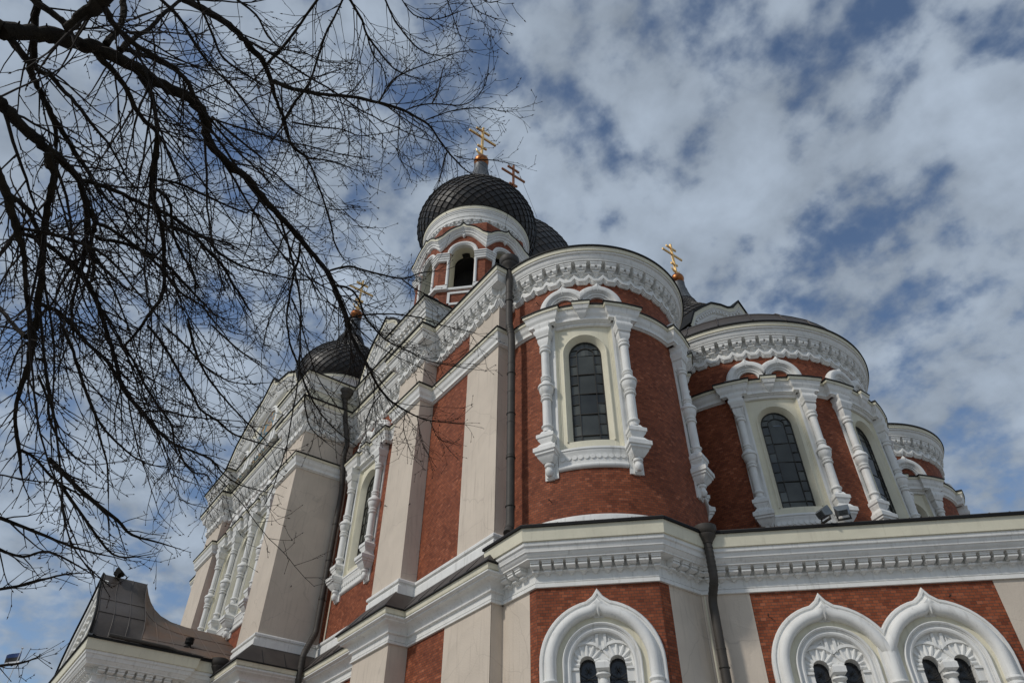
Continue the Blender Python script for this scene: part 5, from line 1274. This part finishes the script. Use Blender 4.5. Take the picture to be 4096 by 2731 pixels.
[(-2.769,-0.712,3.603,0.0219),(-2.796,-0.688,3.613,0.0206),(-2.879,-0.596,3.650,0.0174),(-2.960,-0.523,3.667,0.0148),(-3.034,-0.469,3.671,0.0142),(-3.106,-0.398,3.682,0.0144),(-3.160,-0.326,3.701,0.0145),(-3.298,-0.277,3.669,0.0191),(-3.340,-0.275,3.656,0.0199),(-3.543,-0.206,3.595,0.0218),(-3.636,-0.139,3.574,0.0167),(-3.763,-0.062,3.533,0.0161),(-3.930,0.015,3.464,0.0140),(-4.051,0.068,3.408,0.0134),(-4.151,0.091,3.355,0.0135),(-4.279,0.069,3.285,0.0120),(-4.365,0.058,3.235,0.0113),(-4.478,0.030,3.169,0.0106),(-4.517,0.027,3.144,0.0107),(-4.594,0.116,3.112,0.0099),(-4.707,0.233,3.052,0.0100),(-4.811,0.363,2.997,0.0093),(-4.911,0.511,2.941,0.0086),(-5.011,0.590,2.861,0.0078)],
[(-2.911,-0.509,3.782,0.0157),(-3.073,-0.469,3.924,0.0149),(-3.248,-0.431,4.054,0.0147),(-3.486,-0.397,4.195,0.0147),(-3.639,-0.374,4.278,0.0151)],
[(-3.497,-0.204,3.615,0.0120),(-3.540,-0.146,3.639,0.0113),(-3.611,-0.091,3.642,0.0107),(-3.735,-0.041,3.621,0.0093),(-3.855,0.029,3.604,0.0086),(-3.957,0.114,3.597,0.0080),(-4.044,0.202,3.595,0.0073),(-4.160,0.264,3.563,0.0065),(-4.303,0.301,3.511,0.0050)],
[(-3.705,-0.072,3.558,0.0115),(-3.769,0.018,3.651,0.0109),(-3.885,0.148,3.737,0.0112),(-4.018,0.270,3.789,0.0107),(-4.121,0.375,3.830,0.0101),(-4.269,0.490,3.849,0.0094),(-4.369,0.582,3.866,0.0087),(-4.518,0.715,3.878,0.0071)],
[(-3.426,-0.216,3.630,0.0089),(-3.472,-0.108,3.723,0.0091),(-3.539,0.017,3.801,0.0085),(-3.619,0.183,3.893,0.0071),(-3.681,0.340,3.978,0.0065),(-3.676,0.367,4.017,0.0057),(-3.745,0.522,4.075,0.0050),(-3.773,0.647,4.142,0.0042),(-3.775,0.845,4.279,0.0035)],
[(-3.724,-0.434,2.665,0.0123),(-3.855,-0.360,2.749,0.0120),(-4.001,-0.283,2.805,0.0117),(-4.011,-0.277,2.810,0.0110),(-4.232,-0.159,2.869,0.0114),(-4.409,-0.043,2.929,0.0118),(-4.584,0.054,2.949,0.0130),(-4.749,0.154,2.964,0.0125)],
[(-3.964,-0.322,2.751,0.0094),(-4.031,-0.227,2.677,0.0094),(-4.090,-0.151,2.603,0.0087),(-4.166,-0.049,2.501,0.0087),(-4.220,0.035,2.423,0.0080),(-4.258,0.127,2.364,0.0065),(-4.287,0.231,2.318,0.0058),(-4.305,0.324,2.284,0.0051),(-4.310,0.427,2.270,0.0036),(-4.299,0.520,2.283,0.0035)],
[(-4.220,0.035,2.423,0.0058),(-4.317,0.121,2.330,0.0051),(-4.406,0.212,2.239,0.0052),(-4.528,0.297,2.098,0.0037)],
[(-4.026,-0.305,2.431,0.0070),(-4.116,-0.223,2.376,0.0064),(-4.215,-0.158,2.300,0.0064),(-4.297,-0.073,2.243,0.0058),(-4.352,0.013,2.214,0.0051),(-4.395,0.100,2.200,0.0037),(-4.412,0.179,2.230,0.0035)],
[(-4.399,-0.223,2.171,0.0095),(-4.394,-0.153,2.150,0.0080),(-4.399,-0.075,2.101,0.0080),(-4.400,0.001,2.056,0.0072),(-4.388,0.121,2.013,0.0058),(-4.376,0.198,1.991,0.0043),(-4.370,0.310,1.925,0.0035)],
[(-4.335,0.089,3.250,0.0089),(-4.349,0.195,3.184,0.0096),(-4.372,0.304,3.096,0.0088),(-4.398,0.428,2.988,0.0087),(-4.415,0.536,2.895,0.0087),(-4.429,0.608,2.823,0.0079),(-4.411,0.731,2.772,0.0070),(-4.396,0.859,2.706,0.0062),(-4.336,1.033,2.671,0.0046)],
[(-3.991,0.280,3.159,0.0076),(-4.093,0.389,3.047,0.0084),(-4.153,0.473,2.975,0.0076),(-4.207,0.586,2.904,0.0069),(-4.255,0.736,2.832,0.0061),(-4.290,0.882,2.767,0.0054),(-4.314,1.024,2.710,0.0039)],
[(-3.331,0.136,2.534,0.0056),(-3.437,0.275,2.547,0.0057),(-3.538,0.401,2.542,0.0052),(-3.587,0.480,2.547,0.0046),(-3.639,0.590,2.566,0.0040),(-3.665,0.690,2.608,0.0035),(-3.679,0.786,2.666,0.0035)],
[(-3.731,0.405,2.977,0.0064),(-3.638,0.556,2.816,0.0055),(-3.537,0.691,2.684,0.0040)],
[(-3.761,0.773,4.028,0.0099),(-3.854,0.815,3.979,0.0100),(-3.995,0.848,3.901,0.0092),(-4.151,0.900,3.807,0.0093),(-4.265,0.947,3.733,0.0086),(-4.365,1.023,3.661,0.0078),(-4.420,1.072,3.620,0.0089),(-4.531,1.213,3.531,0.0080),(-4.609,1.316,3.461,0.0070),(-4.697,1.461,3.376,0.0061),(-4.764,1.641,3.301,0.0051),(-4.802,1.830,3.247,0.0035)],
[(-4.635,1.321,3.442,0.0050),(-4.732,1.391,3.340,0.0051),(-4.811,1.496,3.243,0.0041),(-4.842,1.655,3.187,0.0035)],
[(-4.122,0.902,3.821,0.0068),(-4.185,1.010,3.743,0.0059),(-4.268,1.114,3.639,0.0051),(-4.318,1.186,3.570,0.0049),(-4.410,1.330,3.432,0.0039),(-4.471,1.547,3.294,0.0035)],
[(-3.894,1.070,4.029,0.0093),(-3.890,1.214,4.169,0.0087),(-3.929,1.409,4.261,0.0080),(-3.965,1.704,4.397,0.0073),(-3.932,1.857,4.534,0.0056),(-3.908,2.005,4.636,0.0038)],
[(-3.966,1.716,4.391,0.0064),(-4.025,1.868,4.423,0.0056),(-4.090,2.130,4.492,0.0038)],
[(-3.966,1.168,3.988,0.0094),(-3.940,1.270,3.992,0.0086),(-3.960,1.375,3.947,0.0077),(-4.020,1.468,3.863,0.0069),(-4.044,1.589,3.802,0.0060),(-4.042,1.554,3.821,0.0059),(-4.057,1.697,3.758,0.0059),(-4.025,1.895,3.716,0.0049),(-3.992,2.057,3.680,0.0040),(-3.871,2.349,3.663,0.0035)],
[(-4.148,1.389,3.903,0.0079),(-4.090,1.536,3.979,0.0070),(-4.024,1.749,4.048,0.0062),(-3.980,1.934,4.080,0.0054),(-3.984,1.927,4.083,0.0061),(-3.958,2.124,4.084,0.0041),(-3.893,2.392,4.101,0.0035)],
[(-3.539,0.385,4.028,0.0064),(-3.724,0.391,4.059,0.0058),(-3.906,0.445,4.087,0.0051),(-4.058,0.481,4.104,0.0043),(-4.227,0.498,4.116,0.0035)],
[(-3.701,0.667,4.035,0.0074),(-3.724,0.639,3.937,0.0065),(-3.743,0.644,3.838,0.0056),(-3.764,0.629,3.728,0.0040),(-3.775,0.596,3.648,0.0035)],
[(-4.670,1.987,3.724,0.0054),(-4.952,2.039,3.789,0.0056),(-5.295,2.144,3.843,0.0047),(-5.573,2.290,3.878,0.0037)],
[(-4.719,2.255,3.677,0.0044),(-4.690,2.248,3.483,0.0035),(-4.628,2.279,3.294,0.0035)],
[(-4.717,2.378,3.673,0.0044),(-5.100,2.646,3.724,0.0035),(-5.260,2.788,3.747,0.0035)],
[(-4.703,2.501,3.682,0.0044),(-5.028,2.788,3.771,0.0035),(-5.199,3.061,3.909,0.0035)],
[(-2.243,-0.531,3.545,0.0088),(-2.344,-0.422,3.639,0.0084),(-2.487,-0.312,3.708,0.0080),(-2.601,-0.201,3.770,0.0068),(-2.714,-0.053,3.846,0.0063),(-2.922,0.181,3.923,0.0051)],
[(-2.418,-0.428,4.024,0.0070),(-2.563,-0.281,4.006,0.0071),(-2.658,-0.178,3.988,0.0064),(-2.700,0.000,4.014,0.0058),(-2.710,0.072,4.026,0.0051)],
[(-3.092,-0.102,4.001,0.0090),(-3.233,0.061,4.117,0.0078),(-3.399,0.286,4.253,0.0065)],
[(-3.102,-0.110,3.993,0.0075),(-2.997,0.033,3.905,0.0059),(-2.870,0.190,3.804,0.0043)],
[(-3.000,0.024,3.902,0.0064),(-2.945,0.155,3.887,0.0056),(-2.897,0.294,3.860,0.0047),(-2.819,0.442,3.844,0.0039),(-2.737,0.608,3.814,0.0035),(-2.642,0.777,3.782,0.0035)],
[(-3.191,0.355,4.512,0.0072),(-3.124,0.511,4.517,0.0063),(-3.042,0.671,4.525,0.0045),(-3.000,0.799,4.511,0.0036),(-2.890,0.936,4.531,0.0035)],
[(-3.359,0.132,4.010,0.0060),(-3.478,0.250,4.221,0.0054),(-3.664,0.430,4.463,0.0047),(-3.852,0.613,4.662,0.0040)],
[(-3.425,0.282,4.232,0.0057),(-3.427,0.404,4.205,0.0057),(-3.444,0.548,4.157,0.0048),(-3.439,0.680,4.125,0.0040),(-3.402,0.840,4.107,0.0035),(-3.341,0.941,4.121,0.0035)],
[(-4.376,-0.079,2.156,0.0143),(-4.592,0.145,2.127,0.0132),(-4.799,0.411,2.102,0.0103),(-4.891,0.533,2.075,0.0087),(-5.002,0.766,2.117,0.0054)],
[(-4.398,0.037,2.034,0.0095),(-4.737,0.241,2.025,0.0084),(-5.079,0.485,1.999,0.0071),(-5.226,0.648,2.080,0.0055)],
[(-5.354,-0.156,1.972,0.0111),(-5.414,0.018,1.976,0.0094),(-5.435,0.150,2.054,0.0076),(-5.513,0.405,2.022,0.0057)],
[(-5.548,-0.047,1.779,0.0114),(-5.541,0.103,1.853,0.0095),(-5.524,0.254,1.944,0.0076),(-5.516,0.344,1.981,0.0057)],
[(-4.895,0.109,1.193,0.0082),(-5.179,0.225,1.296,0.0070),(-5.349,0.298,1.372,0.0054),(-5.494,0.359,1.448,0.0037)],
[(-4.805,-0.215,1.943,0.0118),(-4.928,0.030,1.958,0.0104),(-5.023,0.253,1.963,0.0088),(-5.088,0.448,1.983,0.0054)],
[(-3.757,-0.422,2.464,0.0148),(-3.949,-0.521,2.631,0.0114),(-4.183,-0.654,2.863,0.0107)],
[(-4.902,0.322,2.963,0.0077),(-4.998,0.468,3.081,0.0070),(-5.111,0.642,3.168,0.0063),(-5.204,0.816,3.273,0.0055),(-5.309,1.048,3.406,0.0038)],
[(-5.154,0.650,2.911,0.0080),(-5.377,0.753,2.932,0.0073),(-5.561,0.876,2.975,0.0066),(-5.694,0.995,3.060,0.0058),(-5.838,1.086,3.074,0.0040)],
[(-4.074,-0.257,1.852,0.0047),(-4.174,-0.168,1.905,0.0048),(-4.274,-0.070,1.966,0.0035),(-4.390,0.060,2.051,0.0035)],
[(-4.377,-0.456,2.543,0.0045),(-3.978,-0.442,2.490,0.0049),(-3.795,-0.406,2.453,0.0054)],
[(-3.880,-0.342,2.434,0.0082),(-3.866,-0.292,2.426,0.0068),(-3.880,-0.262,2.358,0.0061),(-3.903,-0.182,2.222,0.0047),(-3.913,-0.102,2.119,0.0035),(-3.895,0.017,2.052,0.0035)],
]
TW_GAP = 0.062

# ------------------------------------------------------------------ the bare tree
tree = thing('bare_tree', 'bare dark tree with arching budded branches hanging over the left of the view', 'tree', (-2.6, -5.6, GROUND))
rt = random.Random(21)
def catmull(P, k):
    out = []
    for i in range(len(P) - 1):
        p0, p1, p2, p3 = P[max(i - 1, 0)], P[i], P[i + 1], P[min(i + 2, len(P) - 1)]
        for j in range(k):
            t = j / k
            out.append(0.5 * ((2 * p1) + (p2 - p0) * t + (2 * p0 - 5 * p1 + 4 * p2 - p3) * t * t + (3 * p1 - p0 - 3 * p2 + p3) * t ** 3))
    out.append(P[-1]); return out
tk = Mesh()
tube(tk, [(-2.6, -5.6, GROUND - .2), (-2.58, -5.58, 0.6), (-2.55, -5.5, 2.0), (-2.5, -5.3, 3.4), (-2.3, -5.0, 5.0), (-2.2, -4.9, 7.5), (-2.4, -4.6, 10.0)], [0.36, 0.29, 0.26, 0.24, 0.19, 0.14, 0.08], 14)
tube(tk, [(-2.52, -5.4, 2.6), (-2.45, -4.2, 3.05), (-2.45, -2.6, 3.15), LIMBS[0][0][:3]], [0.2, 0.17, 0.14, LIMBS[0][0][3]], 12)
obj('trunk', tk, BARK, tree)
limbs = []
for L in LIMBS:
    P = [Vector(p[:3]) for p in L]; R = [p[3] * (.97 if L[0][3] > .05 or L[0][3] < .018 else .88) for p in L]
    Q = catmull(P, 4); rad = []
    for i in range(len(P) - 1):
        for j in range(4): rad.append(R[i] + (R[i + 1] - R[i]) * j / 4)
    rad.append(R[-1])
    # knuckles: small irregular kinks that follow the limb's own girth
    Q = [q + Vector((rt.uniform(-1, 1), rt.uniform(-1, 1), rt.uniform(-1, 1))) * min(rad[i] * .22, .008) for i, q in enumerate(Q)]
    rad = [r * rt.uniform(.92, 1.1) for r in rad]
    limbs.append((Q, rad))
    mb = Mesh(); tube(mb, Q, rad, 10 if rad[0] > .02 else 6)
    # spur stubs
    for i in range(2, len(Q) - 1):
        if rt.random() < .45:
            d = (Q[i + 1] - Q[i - 1]).normalized(); s = d.cross(Vector((rt.uniform(-1, 1), rt.uniform(-1, 1), rt.uniform(-1, 1)))).normalized()
            tube(mb, [Q[i], Q[i] + s * (rad[i] + rt.uniform(.006, .02))], [max(.004, rad[i] * .28), .003], 5)
    obj('limb', mb, BARK, tree)
tw = Mesh(); bd = Mesh()
RT = max(0.002, 0.0)
def bud(p, d, sz):
    d = d.normalized(); u = d.orthogonal().normalized(); w = d.cross(u)
    ring = [p + d * sz * .45 + (u * math.cos(a) + w * math.sin(a)) * sz * .21 for a in (0, 2.1, 4.2)]
    b = bd.add([p, *ring, p + d * sz * 1.25])
    for k in range(3):
        j = (k + 1) % 3; bd.face((b, b + 1 + j, b + 1 + k)); bd.face((b + 4, b + 1 + k, b + 1 + j))
def rvec(): return Vector((rt.gauss(0, 1), rt.gauss(0, 1), rt.gauss(0, 1)))
FLOW = Vector((-0.35, 0.55, -0.45)).normalized()        # the crown leans this way, towards the church
TMIN = 0.0017
def grow(p, d, length, r, level, lift):
    """one twig: zigzags between nodes, sags under its weight and turns up at the end"""
    step = (0.09, 0.07, 0.05, 0.035)[level]
    n = max(2, int(length / step)); pts = [p]; rads = [r]; side = d.cross(rvec()).normalized(); q = p; z = 1
    bend = rvec() * (0.05 if level else .02)
    for i in range(n):
        f = i / n
        if rt.random() < .25: bend = bend * .4 + rvec() * (0.05 if level else .03)
        d = (d + side * z * (.05, .10, .17, .2)[level] + rvec() * 0.05 + bend + Vector((0, 0, (-0.06 if f < .5 else 0.09) * lift))).normalized()
        z = -z; q = q + d * step * rt.uniform(.7, 1.3); pts.append(q); rads.append(max(r * (1 - .62 * (i + 1) / n), TMIN))
        if level == 0:
            if i > 0 and rt.random() < .68:
                sd = (d * rt.uniform(.6, 1.0) + side * z * rt.uniform(.4, .9) + rvec() * .15).normalized()
                grow(q, sd, rt.uniform(.15, .5) * (1.15 - f * .6), max(r * .5, .0024), 1, lift)
        elif level < 3 and i > 0 and rt.random() < (0.55 if level == 1 else 0.30):
            sd = (d * rt.uniform(.5, .95) + side * z * rt.uniform(.5, .95) + rvec() * .15).normalized()
            grow(q, sd, length * rt.uniform(.2, .5) * (1.1 - f * .6) if level == 1 else rt.uniform(.05, .12), max(r * .6, TMIN * 1.1), level + 1, lift)
        elif level >= 2 and rt.random() < .5:
            bud(q, (d + side * z * 1.0 + rvec() * .2), rt.uniform(.011, .018))
    tube(tw, pts, rads, 5 if level == 0 else 4 if level == 1 else 3, cap=False)
    bud(q, d, rt.uniform(.015, .024))
STRAND = 0.55
count = 0
for Q, rad in limbs:
    acc = rt.uniform(0, .2)
    tot = sum((b - a).length for a, b in zip(Q[:-1], Q[1:])); run = 0
    for i in range(1, len(Q) - 1):
        L = (Q[i + 1] - Q[i]).length; run += L; acc += L
        r = rad[i]; gap = TW_GAP * (1.0 if r < .014 else 2.4 if r < .03 else 4.0)
        if r > .010 and Q[i].z > 2.6 and rt.random() < L / STRAND:
            d = (Q[i + 1] - Q[i - 1]).normalized(); s = d.cross(rvec()).normalized()
            grow(Q[i], (d * .8 + s * rt.uniform(.3, .6) + FLOW * .45).normalized(), rt.uniform(.8, 1.9), min(max(r * .45, .005), .009), 0, .55)
        while acc > gap:
            acc -= gap * rt.uniform(.7, 1.3)
            d = (Q[i + 1] - Q[i - 1]).normalized()
            s = d.cross(rvec()).normalized()
            dd = (d * rt.uniform(.6, 1.1) + s * rt.uniform(.4, .95) + FLOW * .12).normalized()
            f = run / max(tot, .01)
            Ln = rt.uniform(.25, 1.0) * (1.15 - .6 * f) * min(1.0, .55 + tot * .35)
            if r < .0075: Ln *= .62
            if Q[i].z < 2.35: Ln *= .42
            grow(Q[i] + (Q[i + 1] - Q[i]) * rt.random(), dd, Ln, min(max(r * .42, .0024), .0062), 1, 1.0); count += 1
    d = (Q[-1] - Q[-2]).normalized(); 
    if rad[-1] < .012: grow(Q[-1], d, rt.uniform(.15, .3), max(rad[-1] * .8, .0022), 1, .6)
o = obj('twigs', tw, TWIG, tree, angle=None, weld=False); o['kind'] = 'stuff'
o = obj('buds', bd, BUD, tree, angle=None, weld=False); o['kind'] = 'stuff'
print('twigs', count, len(tw.f), len(bd.f))
